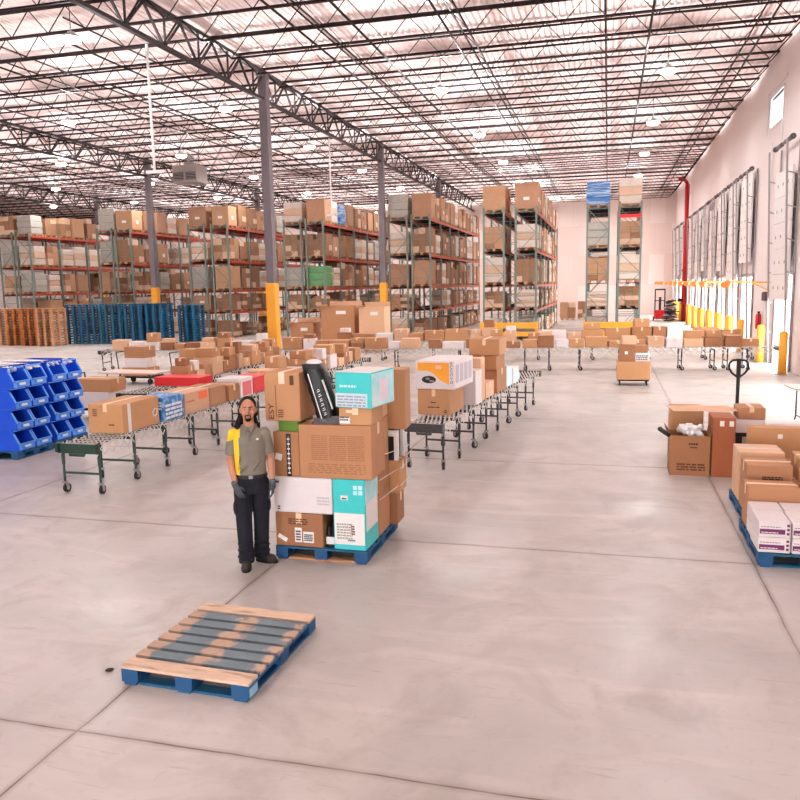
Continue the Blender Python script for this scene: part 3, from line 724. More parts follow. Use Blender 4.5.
# shirt
m = MB()
m.loft([ellring(0, -.003, .965, .163, .118), ellring(0, -.003, 1.02, .158, .116), ellring(0, -.003, 1.10, .156, .118), ellring(0, 0, 1.22, .165, .122), ellring(0, 0, 1.33, .178, .126), ellring(0, 0, 1.41, .165, .105), ellring(0, .006, 1.46, .105, .08), ellring(0, .01, 1.495, .068, .07)])
for S, E_ in ((SL, EL), (SR, ER)):
    e2 = S + (E_ - S) * .78; m.cap(S, S + (e2 - S) * .5, .060, .062); m.tube(S, e2, .060, 18, 0, .067)
m.bar((-.12, -.11, 1.03), (-.03, -.122, 1.10), .012).bar((.02, -.122, 1.05), (.11, -.11, 1.16), .012).bar((-.1, -.11, 1.2), (-.13, -.1, 1.05), .012)
rem(m, 'polo_shirt', shirt_mat(), P, .007, 3)
m = MB()
for s in (-1, 1):
    m.add([(s * .0, -.075, 1.475), (s * .05, -.062, 1.515), (s * .072, .0, 1.515), (s * .088, .0, 1.475), (s * .065, -.085, 1.46), (s * .03, -.103, 1.445)], [(0, 1, 2, 3, 4, 5)])
    m.add([(s * .0, -.07, 1.470), (s * .05, -.057, 1.510), (s * .070, .0, 1.510), (s * .083, .0, 1.470), (s * .062, -.08, 1.455), (s * .03, -.097, 1.440)], [(5, 4, 3, 2, 1, 0)])
c = m.build('collar', mat('collar_grey', (.50, .47, .43), .85), P); sm = c.modifiers.new('thick', 'SOLIDIFY'); sm.thickness = .006
m = MB().bb(-.012, .012, -.131, -.122, 1.36, 1.455); m.build('button_placket', mat('placket_grey', (.46, .43, .39), .85), P)
MB().ell((.085, -.122, 1.375), (.014, .006, .010), seg=10, rings=6).build('chest_badge', paper, P)
# trousers
m = MB()
m.loft([ellring(0, .0, .80, .135, .105), ellring(0, .0, .90, .168, .12), ellring(0, 0, .98, .160, .115), ellring(0, 0, 1.0, .158, .113)])
for H, K, A, s in ((HL, KL, AL, 0), (HR, KR, AR, 1)):
    H2 = H + Vector((0, 0, -.02)); m.cap(H2, K, .100, .084).cap(K, A + Vector((0, 0, .06)), .084, .076)
    m.tube(A + Vector((0, 0, -.035)), A + Vector((0, .0, .12)), .084, 18, 0, .078)
    for z, r in ((.03, .094), (.10, .090), (.17, .086)): m.ell(A + (K - A) * (z / .41) , (r, r, .022), seg=18, rings=8)
    m.ell(K + Vector((0, -.03, .02)), (.06, .055, .03)); m.ell(K + Vector((-.075 if not s else .075, 0, .15)), (.03, .07, .085))
rem(m, 'trousers', navy, P, .008, 2)
m = MB(); m.loft([ellring(0, -.002, .965, .170, .124), ellring(0, -.002, 1.0, .168, .123)]); m.build('belt', mat('belt_black', (.05, .05, .06), .5), P)
MB().bb(-.02, .02, -.134, -.126, .967, .998).build('belt_buckle', steel, P)
MB().bb(-.195, -.187, -.03, .0, .70, .74).build('pocket_tag', paper, P)
# boots
def boot_(A, rz, name='boot'):
    e = bpy.data.objects.new('boot_root', None)
    m = MB(); m.loft([[(x * .046, y * .125 - .055, z) for x, y in [(math.cos(2 * PI * i / 20) * (1 + .12 * (math.sin(2 * PI * i / 20) < 0)), math.sin(2 * PI * i / 20)) for i in range(20)]] for z in (.022, .05)])
    m.ell((0, -.10, .052), (.049, .075, .040)).ell((0, .02, .06), (.042, .06, .05)).cap((0, .015, .07), (0, .02, .16), .048, .050)
    b = rem(m, 'boot', boot, P, .006, 3, loc=(A.x, A.y, 0), rot=(0, 0, rz))
    s = MB(); s.loft([[(math.cos(2 * PI * i / 24) * .052 * (1 + .1 * (math.sin(2 * PI * i / 24) < 0)), math.sin(2 * PI * i / 24) * .137 - .055, z) for i in range(24)] for z in (.0, .026)]); s.build('sole', rubber, b)
    l_ = MB()
    for k in range(4): l_.bar((-.022, -.075 + k * .022, .092 + k * .007), (.022, -.075 + k * .022, .092 + k * .007), .005)
    l_.build('laces', mat('lace', (.35, .28, .22), .8), b)
boot_(AL, math.radians(-2)); boot_(AR, math.radians(58))
# gloved hands: palm, four fingers and a thumb, relaxed
def hand(W, dirv, front, side, nm):
    d = dirv.normalized(); f = (front - d * front.dot(d)).normalized(); x = d.cross(f) * side      # x: thumb side
    m = MB(); M = Matrix((x, f, d)).transposed()
    pc = W + d * .055; m.ell(pc, (.040, .018, .052), M=M, seg=16, rings=10).cap(W - d * .03, W + d * .03, .034, .034)
    for k, (off, L) in enumerate(((.028, .066), (.010, .075), (-.009, .070), (-.027, .056))):
        a = W + d * .085 + x * off; c1 = .25 + .06 * k; b_ = a + (d * math.cos(c1) + f * math.sin(c1)) * L * .48
        c2 = c1 + .45; c_ = b_ + (d * math.cos(c2) + f * math.sin(c2)) * L * .30; c3 = c2 + .4; e_ = c_ + (d * math.cos(c3) + f * math.sin(c3)) * L * .24
        m.cap(a - d * .02, b_, .0092, .0088, n=10).cap(b_, c_, .0086, .0080, n=10).cap(c_, e_, .0078, .0068, n=10)
    a = W + d * .025 + x * .026; b_ = a + (d * .65 + x * .55 + f * .35).normalized() * .042; c_ = b_ + (d * .95 + x * .05 + f * .35).normalized() * .034
    m.cap(a, b_, .013, .010, n=10).cap(b_, c_, .0098, .008, n=10)
    g = rem(m, 'glove', glove, P, .0032, 2)
    q = MB().tube(W - d * .035, W + d * .015, .034, 16, 0, .033); q.build('cuff', gcuff, g)
hand(WL, WL - EL + Vector((.12, -.02, -.12)), Vector((.35, .9, 0)), 1, 'left')
hand(WR, WR - ER + Vector((-.02, -.02, -.1)), Vector((-.9, .1, 0)), -1, 'right')
# hair, beard, eyes
m = MB(); m.ell((0, .040, 1.700), (.088, .101, .099), seg=24, rings=16).ell((0, .07, 1.62), (.080, .055, .07)).cap((-.074, .03, 1.66), (-.08, .045, 1.60), .024, .026).cap((.072, .04, 1.66), (.078, .055, 1.60), .02, .02)
m.cap((-.06, .06, 1.60), (-.105, .04, 1.50), .040, .040).cap((-.105, .04, 1.50), (-.125, .02, 1.43), .040, .020)
m.cap((.045, .075, 1.60), (.075, .06, 1.50), .03, .026).cap((.075, .06, 1.50), (.085, .055, 1.45), .026, .012).cap((0, .09, 1.6), (0, .10, 1.45), .045, .03)
rem(m, 'hair', hairm, P, .005, 2)
m = MB(); m.ell((0, -.074, 1.566), (.026, .020, .020), seg=14, rings=8).ell((0, -.091, 1.618), (.026, .0075, .0055), seg=12, rings=6)
for s in (-1, 1): m.ell((s * .027, -.082, 1.600), (.006, .010, .022), seg=10, rings=6).cap((s * .02, -.075, 1.568), (s * .052, -.02, 1.60), .0095, .007, n=8)
rem(m, 'beard', hairm, P, .0035, 2)
for s in (-1, 1):
    e = MB().ell((s * .029, -.079, 1.680), (.012, .009, .0055), seg=12, rings=8).build('eye', mat('eye_white', (.80, .74, .72), .4), P, smooth=True)
    MB().ell((s * .029, -.0875, 1.680), (.0078, .003, .0056), seg=10, rings=6).build('iris', ink, e, smooth=True)
    MB().cap((s * .014, -.090, 1.698), (s * .045, -.080, 1.699), .0045, .003, n=8).build('eyebrow', hairm, P, smooth=True)
MB().ell((0, -.095, 1.606), (.018, .005, .0045), seg=12, rings=6).build('lips', mat('lip', (.72, .42, .38), .5), P, smooth=True)

# ------------------------------------------------------------------ skate wheel conveyors
def caster_mesh():
    m = MB(); m.tube((-.02, .03, .065), (.02, .03, .065), .065, 14); m.tube((-.026, .03, .065), (.026, .03, .065), .03, 10, 1)
    for s in (-1, 1): m.bar((s * .032, .03, .065), (s * .022, .0, .16), .006, .04, 1)
    m.bb(-.035, .035, -.035, .035, .155, .17, 1); return m.mesh('caster', [rubber, steel])
cst = caster_mesh()
def leg_mesh(W, mt):
    m = MB()
    for s in (-1, 1):
        m.tube((s * W / 2, 0, .17), (s * W / 2, 0, .46), .018, 8); m.tube((s * W / 2, 0, .42), (s * W / 2, 0, .70), .025, 8)
    m.bar((-W / 2, 0, .30), (W / 2, 0, .30), .03, .03).bar((-W / 2, 0, .66), (W / 2, 0, .66), .03, .04)
    return m.mesh('leg_frame', [mt])
LM = {}
def conveyor(x, y, ang, L, W, legs, label, mt, wheels=7, pitch=.13, far=False, group='flexible skate wheel conveyors', light=zinc):
    """origin at the near end, running along local +y, local x across"""
    o = empty('wheel_conveyor', (x, y, 0), ang, label=label, cat='conveyor', group=group)
    m = MB(); n = int(L / pitch)
    for k in range(n):
        yy = .05 + k * pitch; m.bar((-W / 2, yy, .725), (W / 2, yy, .725), .010, .010, 1)
        for j in range(wheels):
            xx = -W / 2 + W * (j + .5 + (.2 if k % 2 else -.2)) / wheels
            m.tube((xx - .008, yy, .725), (xx + .008, yy, .725), .024, 5 if far else 8, 0)
    m.build('wheel_bed', [light, conv_d], o)
    for s in (-1, 1):
        t = MB(); q, zl, th = (.26, .50, .026) if far else (.19, .56, .018); k = 0; n2 = int(L / q)
        for k in range(n2):
            ya = k * q
            t.bar((s * (W / 2 + .008), ya, zl), (s * (W / 2 + .008), ya + q, .745), .005, th)
            t.bar((s * (W / 2 + .018), ya, .745), (s * (W / 2 + .018), ya + q, zl), .005, th)
        t.build('side_lattice', light, o)
    for yy in (0, L):
        e = MB(); e.bb(-W / 2 - .03, W / 2 + .03, yy - .012, yy + .012, .60, .74); e.bb(-W / 2 - .03, -W / 2 + .01, yy - .06, yy + .06, .62, .748); e.bb(W / 2 - .01, W / 2 + .03, yy - .06, yy + .06, .62, .748)
        e.build('end_plate', mt, o)
    h = MB(); h.tube((-.12, -.02, .58), (.12, -.02, .58), .02, 8).bar((-.12, -.02, .58), (-.12, .0, .64), .02).bar((.12, -.02, .58), (.12, 0, .64), .02); h.build('pull_handle', mt, o)
    key = (W, mt.name)
    if key not in LM: LM[key] = leg_mesh(W, mt)
    for yy in legs:
        lg_ = link('leg_frame', LM[key], o, (0, yy, 0))
        for s in (-1, 1): link('caster', cst, lg_, (s * W / 2, 0, 0), (0, 0, rnd.uniform(-.9, .9)))
    return o
ZC = .752
conveyor(-7.28, 9.28, 0, 13.2, .60, [.06] + [.92 + .88 * k for k in range(14)], 'long dark green skate wheel conveyor at the left carrying mixed boxes', conv_g, 8, .125)
A2 = -math.atan2(.78, 6.9)
conveyor(-2.74, 11.62, A2, 7.7, .58, [.06 + .86 * k for k in range(9)], 'dark skate wheel conveyor behind the loaded pallet running to the back', conv_d, 8, .125)
A3 = -PI / 2 + math.atan2(2.1, 23.)
L3 = 23.4
conveyor(-18., 24.85, A3, L3, .60, [.1, 1.7, 3.5, 5.3, 7.1, 9.3, 11., 13.2, 15.4, 16.2, 17.2, 18.5, 20.4, 21.4, 21.8, 22.4], 'long transverse wheel conveyor across the back aisle, near line', conv_d, 5, .14, True)
conveyor(-10.5, 29.1, A3, 15.8, .60, [.1, 2, 4, 6, 8, 10, 12, 14, 15.6], 'second transverse wheel conveyor behind the near line', conv_d, 5, .14, True)
conveyor(-9.7, 14.2, math.radians(2), 8.2, .60, [.1, 1.2, 2.4, 3.6, 4.8, 6, 7.2, 8.1], 'shorter wheel conveyor left of and behind the dark green one', conv_g, 6, .14, True)

KINDS_ = [('tan', card, 5), ('brown', card_d, 4), ('pale tan', card_l, 3), ('white', white_card, 2)]
def rkind(r):
    t = r.random() * 14
    for nm, mm, w in KINDS_:
        t -= w
        if t < 0: return nm, mm
    return KINDS_[0][:2]
def line_of_boxes(origin, ang, s0, s1, label, group, seed, zmin=.16, zmax=.40, width=.56, stack=.4, lmin=.3, lmax=.65, skip=.06, maxtop=1.4, cnt=None):
    """separate cartons side by side along a conveyor, some with another on top"""
    r = random.Random(seed); s = s0; i = 0; R = Matrix.Rotation(ang, 3, 'Z')
    while s < s1:
        L = r.uniform(lmin, lmax)
        if s + L > s1: break
        if r.random() < skip: s += L * .7; continue
        h = r.uniform(zmin, zmax); w = r.uniform(.62, 1.0) * width; nm, mm = rkind(r)
        p = R @ Vector((r.uniform(-.5, .5) * (width - w), s + L / 2, 0)) + Vector(origin)
        hw = 'flat' if h < .22 else ('low' if h < .3 else 'tall')
        cn = ORD[min(i, len(ORD) - 1)]
        carton(p.x - w / 2, p.x + w / 2, p.y - L / 2, p.y + L / 2, ZC, ZC + h, mm, f'{hw} {nm} carton on {label}, {cn} from {cnt or "near end"}', group, rz=ang + r.uniform(-.04, .04), flip=r.random() < .5)
        if r.random() < stack and h + ZC < maxtop - .2:
            h2 = r.uniform(.14, .32); k = r.uniform(.6, .92); nm, mm = rkind(r)
            carton(p.x - w * k / 2, p.x + w * k / 2, p.y - L * k / 2, p.y + L * k / 2, ZC + h + .002, ZC + h + .002 + h2, mm, f'{nm} carton on top of the {cn} box on {label}', group, rz=ang + r.uniform(-.2, .2) * .5, flip=r.random() < .5)
        s += L + r.uniform(.03, .08); i += 1
# left conveyor
G2 = 'boxes on the dark green conveyor'
o = carton(-7.62, -7.02, 10.02, 11.0, ZC, 1.20, card, 'big crumpled brown carton, nearest on the dark green conveyor', G2, flip=True, tape=True)
MB().bb(.3, .303, -.36, -.28, 0, .44).build('clear_tape', plasticw, o); lines(o, -.22, -.14, .26, .38, 4, inkb, -.49, 3); lines(o, .05, .15, .12, .16, 1, inkb, -.49, 5)
MB().path([(.305, .30, .2), (.32, .34, .26), (.315, .42, .24), (.305, .40, .15), (.31, .32, .14), (.305, .30, .2)], .008, 6).build('plastic_loop', plasticw, o)
o = carton(-7.48, -6.98, 11.06, 11.70, ZC, 1.15, bluep, 'blue printed carton just behind the big crumpled box', G2, tape=False)
MB().bb(-.2, -.06, -.322, -.3205, .05, .16).build('picture_patch', mat('pale_green_print', (.7, .85, .8), .5), o); lines(o, 0, .22, .2, .35, 3, paper, -.32, 4); lines(o, -.25, .25, .03, .3, 4, paper, 0, 9, side=.25, cols=3)
o = carton(-7.6, -7.0, 11.78, 12.62, ZC, 1.12, card_l, 'pale tan carton with an orange printed corner behind the blue one', G2, flip=True)
MB().bb(.3, .303, .05, .35, .2, .34).build('orange_print', mat('orange_red_print', (.95, .42, .18), .5), o); lines(o, -.38, -.1, .2, .24, 1, mat('red_ink', (.8, .3, .2), .5), 0, 4, side=.3)
carton(-7.58, -7.02, 12.68, 13.30, ZC, 1.10, card, 'tan carton in the middle of the dark green conveyor', G2, flip=True)
o = carton(-7.58, -6.98, 13.36, 13.80, ZC, 1.06, card_d, 'brown carton just before the white dotted box', G2)
o = carton(-7.5, -6.98, 13.86, 14.40, ZC, 1.13, white_card, 'white carton with two black dots on the dark green conveyor', G2, tape=False)
for z in (.1, .26): MB().tube((.12, -.272, z), (.12, -.27, z), .02, 10).build('printed_dot', ink, o)
MB().bb(.261, .263, -.2, .2, .02, .3).build('side_print', mat('pink_print', (.90, .45, .48), .5), o)
o = carton(-7.58, -7.0, 14.48, 15.2, ZC, 1.08, red_c, 'glossy red carton beyond the white dotted one', G2, tape=False)
MB().bb(-.2, .1, -.362, -.3605, .05, .2).build('printed_panel', paper, o)
line_of_boxes((-7.28, 9.28, 0), 0, 6.05, 12.9, 'dark green conveyor past red box', G2, 5, zmin=.2, zmax=.42, stack=.4, maxtop=1.5)
o = carton(-9.9, -8.75, 15.4, 16.0, ZC, .95, red_c, 'long flat red carton across the shorter left conveyor', 'boxes on the shorter left conveyor', tape=False)
line_of_boxes((-9.7, 14.2, 0), math.radians(2), 2.0, 8.0, 'the shorter left conveyor', 'boxes on the shorter left conveyor', 21, zmin=.2, zmax=.45, stack=.6, maxtop=1.6)
# conveyor behind the pallet
def onc2(s, off=0.):
    v = Matrix.Rotation(A2, 3, 'Z') @ Vector((off, s, 0)); return v.x - 2.74, v.y + 11.62
G3 = 'boxes on the conveyor behind the loaded pallet'
def c2box(s, w, L, z0, h, mm, lb, off=0, **k):
    cx, cy = onc2(s + L / 2, off); return carton(cx - w / 2, cx + w / 2, cy - L / 2, cy + L / 2, z0, z0 + h, mm, lb, G3, rz=A2 + k.pop('dr', 0), **k)
o = c2box(.76, .56, .80, ZC, .43, card, 'tan carton with small black print at the near end of the dark conveyor', off=-.10, flip=True)
lines(o, -.1, .1, .12, .15, 1, ink, -.40, 2); lines(o, -.05, .05, .2, .23, 1, ink, -.40, 6); lines(o, .18, .23, .04, .1, 2, ink, -.40, 7)
o = c2box(.74, .68, 1.10, ZC + .432, .47, white_card, 'white carton with large orange panel and dark oval picture, on the tan one', off=-.07, tape=False)
YO = -.55
MB().add([(-.30, YO - .003, .44), (.25, YO - .003, .44), (.25, YO - .003, .08), (.1, YO - .003, .15), (-.02, YO - .003, .26), (-.12, YO - .003, .31), (-.30, YO - .003, .30)], [(0, 6, 5, 4, 3, 2, 1)]).build('orange_panel', orange_c, o)
e = MB(); e.ell((-.1, YO - .002, .16), (.125, .004, .062), seg=20, rings=8); e.build('oval_picture', ink, o)
e = MB(); e.ell((-.12, YO - .006, .175), (.04, .003, .018), seg=12, rings=6).ell((-.05, YO - .006, .14), (.045, .003, .014), seg=12, rings=6); e.build('oval_highlight', steel, o)
for k, ch in enumerate('ECCOVO'): text(o, ch, .07, (.29, YO - .002, .43 - k * .062), FR, ink)
lines(o, .02, .12, .34, .40, 3, paper, YO - .003, 3)
for k in range(4): MB().bb(.341, .343, -.48 + k * .25, -.30 + k * .25, .1, .4).build('side_print', mat('grey_print', (.76, .71, .74), .5), o)
c2box(1.90, .52, .40, ZC, .62, white_card, 'plain white carton behind the tan near-end box', off=.04)
c2box(1.80, .5, .40, ZC + .44, .4, card_l, 'pale carton standing behind the orange-panelled box', off=.06) if False else None
c2box(2.34, .54, .30, ZC, .80, card_l, 'tall pale carton with a printed side behind the plain white one')
c2box(2.70, .54, .60, ZC, .30, card_l, 'low pale carton before the brown tower')
o = c2box(3.50, .56, .80, ZC, .46, card_d, 'dark brown carton at the foot of the two-box tower', flip=False)
o = c2box(3.46, .55, .70, ZC + .462, .28, card_d, 'brown carton, middle of the tower on the dark conveyor', flip=True)
c2box(3.48, .60, .80, ZC + .745, .32, card, 'tan carton topping the tower on the dark conveyor', dr=.06, flip=True)
c2box(4.42, .5, .5, ZC, .40, mat('pale_blue_carton', (.80, .90, .95), .5), 'pale blue and white carton behind the tower', tape=False)
c2box(5.0, .52, .5, ZC, .34, white_card, 'white carton past the pale blue one on the dark conveyor')
c2box(5.8, .3, .3, ZC, .12, turq_l, 'small pale packet lying alone near the far end of the dark conveyor', tape=False)
# transverse lines
G4 = 'boxes on the near transverse conveyor'; G5 = 'boxes on the second transverse conveyor'
line_of_boxes((-18, 24.85, 0), A3, .5, L3 - .3, 'the near transverse conveyor', G4, 33, zmin=.2, zmax=.42, stack=.30, cnt='left end', lmin=.35, lmax=.75, skip=.1, maxtop=1.4)
line_of_boxes((-10.5, 29.1, 0), A3, .2, 15.6, 'the second transverse conveyor', G5, 47, zmin=.25, zmax=.5, stack=.3, cnt='left end', lmin=.4, lmax=.9, skip=.08, maxtop=1.5)
# ------------------------------------------------------------------ carts, tables and floor clutter
def cart_caster(o, pts, r=.06):
    for x, y in pts: MB().tube((x - .02, y, r), (x + .02, y, r), r, 12).bb(x - .015, x + .015, y - .02, y + .02, r, r * 2 + .01, 0).build('caster', rubber, o)
o = empty('dolly', (.73, 22.7, 0), label='low black dolly under the small box stack in the centre aisle', cat='dolly')
MB().bb(-.42, .42, -.35, .35, .13, .17).build('deck', darkst, o); cart_caster(o, ((-.36, -.28), (.36, -.28), (-.36, .28), (.36, .28)))
G6 = 'cartons on the dolly in the centre aisle'
carton(.28, 1.18, 22.3, 23.05, .172, .68, card, 'wide brown carton, lowest on the centre aisle dolly', G6)
o = carton(.34, .74, 22.35, 22.8, .682, 1.15, card_d, 'brown carton with a white spot, left on the dolly stack', G6)
MB().bb(-.05, .03, -.228, -.226, .2, .28).build('shipping_label', paper, o)
o = carton(.77, 1.15, 22.35, 22.8, .682, .92, white_card, 'white printed carton, right on the dolly stack', G6, tape=False); lines(o, -.16, .15, .04, .19, 3, inkb, -.225, 3)
carton(.74, 1.10, 22.35, 22.75, .922, 1.12, card_d, 'brown carton above the white printed one on the dolly', G6)
carton(.40, .78, 22.35, 22.75, 1.152, 1.38, card_l, 'pale carton topping the dolly stack', G6, rz=.08)
def folding_table(x, y, rz, label, w=1.8, d=.75, h=.74):
    o = empty('folding_table', (x, y, 0), rz, label=label, cat='table')
    MB().bb(-w / 2, w / 2, -d / 2, d / 2, h - .04, h).build('tabletop', tabletop, o, bevel=.01)
    for s in (-1, 1):
        x0 = s * (w / 2 - .22); m = MB(); m.path([(x0, -d / 2 + .05, .02), (x0, -d / 2 + .1, .10), (x0, -d / 2 + .1, h - .04)], .015, 8); m.path([(x0, d / 2 - .05, .02), (x0, d / 2 - .1, .10), (x0, d / 2 - .1, h - .04)], .015, 8)
        m.bar((x0, -d / 2 + .1, .12), (x0, d / 2 - .1, .12), .02).bar((x0, 0, .5), (x0 - s * .35, 0, h - .04), .015); m.build('leg', conv_d, o)
folding_table(-12.35, 18.3, math.radians(-4), 'folding table with a pale top standing left of the conveyors')
folding_table(4.45, 16.9, math.radians(4), 'folding table with pale top cut by the right edge')
tag(MB().bb(-.05, .05, -.03, .03, 0, .03).build('tape_dispenser', darkst, loc=(3.85, 16.75, .742)), 'small dark tape dispenser on the right-edge folding table', 'tape dispenser')
def platform_cart(x, y, rz, label, L=1.2, W=.7):
    o = empty('platform_cart', (x, y, 0), rz, label=label, cat='cart', group='platform carts between the conveyors')
    MB().bb(-L / 2, L / 2, -W / 2, W / 2, .2, .25).build('deck', darkst, o)
    MB().path([(-L / 2 + .03, -W / 2 + .05, .25), (-L / 2 - .05, -W / 2 + .05, 1.0), (-L / 2 - .05, W / 2 - .05, 1.0), (-L / 2 + .03, W / 2 - .05, .25)], .018, 8).build('push_handle', conv_d, o)
    for sx in (-1, 1):
        for sy in (-1, 1): MB().tube((sx * (L / 2 - .12), sy * (W / 2 - .08) - .02, .09), (sx * (L / 2 - .12), sy * (W / 2 - .08) + .02, .09), .09, 12).bb(sx * (L / 2 - .12) - .02, sx * (L / 2 - .12) + .02, sy * (W / 2 - .08) - .03, sy * (W / 2 - .08) + .03, .09, .2).build('caster', rubber, o)
G7 = 'cartons on the platform carts'
for i, (x, y, lb) in enumerate(((-14.2, 21.4, 'leftmost'), (-12.2, 21.2, 'middle'), (-11.3, 15.4, 'nearest'))):
    platform_cart(x, y, 0, f'{lb} dark platform cart between the left conveyors')
    r = random.Random(60 + i); z = .252
    for k in range(2 if i == 2 else 3):
        h = r.uniform(.22, .38); w = r.uniform(.8, 1.05) - .12 * k
        nm, mm = rkind(r); carton(x - w / 2, x + w / 2, y - .3, y + .3, z, z + h, mm, f'{nm} carton, {ORD[k]} up on the {lb} platform cart', G7, rz=r.uniform(-.08, .08)); z += h + .002
# tall gaylord boxes behind the transverse lines
def gaylord(x, y, w, d, h, rz, label, mm=card):
    o = empty('bulk_carton', (x, y, 0), rz, label=label, cat='bulk box')
    link('pallet', pm_wood, o)
    m = MB(); t = .02; z0 = .146
    m.bb(-w / 2, w / 2, -d / 2, -d / 2 + t, z0, h).bb(-w / 2, w / 2, d / 2 - t, d / 2, z0, h).bb(-w / 2, -w / 2 + t, -d / 2 + t, d / 2 - t, z0, h).bb(w / 2 - t, w / 2, -d / 2 + t, d / 2 - t, z0, h).bb(-w / 2 + t, w / 2 - t, -d / 2 + t, d / 2 - t, z0, z0 + .02)
    m.build('walls', mm, o)
    f = MB(); f.bar((-w / 2 + .05, -d / 2, h), (-w / 2 + .15, -d / 2 - .22, h + .08), w * .3, .01); f.bb(-w / 2, w / 2, d / 2 - .02, d / 2, h, h + .2); f.build('flap', card_l, o)
    MB().bb(-w * .05, w * .25, -d / 2 - .003, -d / 2, h - .35, h - .2).build('printed_label', paper, o)
gaylord(-11.55, 33.2, 1.55, 1.2, 2.05, 0, 'huge tan bulk carton with label behind the second transverse conveyor')
gaylord(-9.95, 33.0, 1.15, 1.2, 2.0, .06, 'huge pale bulk carton right of the labelled one', card_l)
gaylord(-13.4, 33.4, 1.1, 1.1, 1.3, .05, 'lower tan bulk carton left of the two huge ones')

# pallet jack with a load, on the right
j = empty('pallet_jack', (2.07, 13.45, 0), label='black pallet jack handle rising behind the tall brown carton', cat='pallet jack')
m = MB(); m.tube((0, 0, .25), (0, 0, 1.32), .028, 10); m.tube((0, 0, .2), (0, 0, .45), .05, 12); m.build('shaft', rubber, j)
pts = [(0, 0, 1.32)]
for k in range(0, 13):
    a = -PI / 2 + PI * k / 12; pts.append((.035 + .11 * math.cos(a) ** .8 if k not in (0, 12) else (0 if k == 0 else .06), 0, 1.46 + .13 * math.sin(a)))
right_ = [(0, 0, 1.30), (.10, 0, 1.38), (.145, 0, 1.46), (.14, 0, 1.54), (.10, 0, 1.585), (0, 0, 1.595)]
MB().path(right_, .017, 8).path([(-x, y, z) for x, y, z in right_], .017, 8).build('handle_loop', rubber, j, smooth=True)
MB().bb(-.03, .03, -.025, .025, 1.30, 1.58).build('release_lever', rubber, j)
m = MB(); m.tube((-.12, 0, .09), (.12, 0, .09), .09, 14); m.build('steer_wheel', rubber, j)
m = MB(); m.bb(-.27, .27, -.18, -.08, .08, .42); m.build('lift_body', redm, j); m = MB(); m.bb(-.27, -.11, -1.15, -.18, .06, .10).bb(.11, .27, -1.15, -.18, .06, .10); m.build('fork', redm, j)
G8 = 'boxes on the pallet jack'
o = carton(1.93, 2.32, 12.55, 13.0, .103, .56, blackp, 'black appliance carton, lowest on the pallet jack', G8, tape=False)
for z in (.08, .28): MB().bb(-.1, .1, -.228, -.226, z, z + .12).build('printed_panel', steel, o)
o = carton(1.93, 2.34, 12.55, 13.05, .562, .77, white_card, 'pale printed carton, middle on the pallet jack', G8); lines(o, .0, .08, .08, .12, 1, ink, -.25, 3)
carton(1.95, 2.34, 12.55, 13.0, .772, .95, card, 'tan carton topping the pallet jack load', G8, flip=True)
# scrap carton and its neighbours
o = empty('scrap_carton', (1.225, 12.22, 0), math.radians(-1), label='open brown carton stuffed with white film by the right aisle', cat='box')
o_scrap = o; w, d, h, t = .56, .52, .60, .008
m = MB(); m.bb(-w / 2, w / 2, -d / 2, -d / 2 + t, 0, h).bb(-w / 2, w / 2, d / 2 - t, d / 2, 0, h).bb(-w / 2, -w / 2 + t, -d / 2 + t, d / 2 - t, 0, h).bb(w / 2 - t, w / 2, -d / 2 + t, d / 2 - t, 0, h).bb(-w / 2 + t, w / 2 - t, -d / 2 + t, d / 2 - t, 0, .01); m.build('walls', card_d, o)
for a, b, wd in (((-w / 2, 0, h), (-w / 2 - .07, 0, h + .10), d), ((w / 2, 0, h), (w / 2 + .02, 0, h + .12), d)):
    MB().add([(a[0], -d / 2, a[2]), (a[0], d / 2, a[2]), (b[0], d / 2, b[2]), (b[0], -d / 2, b[2]), (a[0] + .006, -d / 2, a[2]), (a[0] + .006, d / 2, a[2]), (b[0] + .006, d / 2, b[2]), (b[0] + .006, -d / 2, b[2])], [(0, 1, 2, 3), (7, 6, 5, 4), (0, 3, 7, 4), (1, 5, 6, 2), (3, 2, 6, 7)]).build('flap', card_in, o)
lines(o, -.02, .12, .47, .51, 1, ink, -d / 2, 5); lines(o, .0, .1, .42, .45, 1, ink, -d / 2, 7); lines(o, -.18, .22, .08, .2, 3, inkb, -d / 2, 15, cols=4)
r = random.Random(3); m = MB()
for k in range(14): m.ell((r.uniform(-.17, .17), r.uniform(-.14, .14), .60 + r.uniform(0, .09)), (r.uniform(.06, .11), r.uniform(.05, .09), r.uniform(.03, .07)), M=Euler((r.random(), r.random(), r.random() * 3)).to_matrix(), seg=7, rings=5)
tag(m.build('plastic_film', plasticw, loc=(1.225, 12.22, 0)), 'crumpled white plastic film heaped in the open carton', 'plastic film', kind='stuff')
o = carton(1.525, 1.835, 11.95, 12.5, 0, .885, mat('red_brown_card', (.66, .38, .24), .75, noise=.06), 'tall narrow dark brown carton standing right of the open one', None, tape=False)
for x in (-.06, .07): MB().bb(x, x + .06, -.278, -.276, .76, .84).build('white_mark', paper, o)
carton(1.0, 1.48, 12.70, 13.25, 0, .886, card, 'brown carton behind the open film-filled one', None)
tag(MB().box((1.45, 12.78, .892), (.95, .55, .008), rz=.15).build('cardboard_sheet', card_l), 'flat pale cardboard sheet lying over the tops of the brown cartons', 'cardboard sheet')
MB().tube((-.30, -.20, .60), (-.42, .05, .64), .035, 10).tube((-.42, .05, .64), (-.40, .2, .62), .03, 10).build('black_strap', rubber, o_scrap)
# big flat carton
o = carton(1.90, 3.45, 11.22, 11.45, 0, .885, card, 'very wide flat orange-tan carton standing on edge at the right', None, tape=False, flip=False)
MB().bb(-.42, -.36, -.118, -.116, .74, .80).build('white_mark', paper, o)
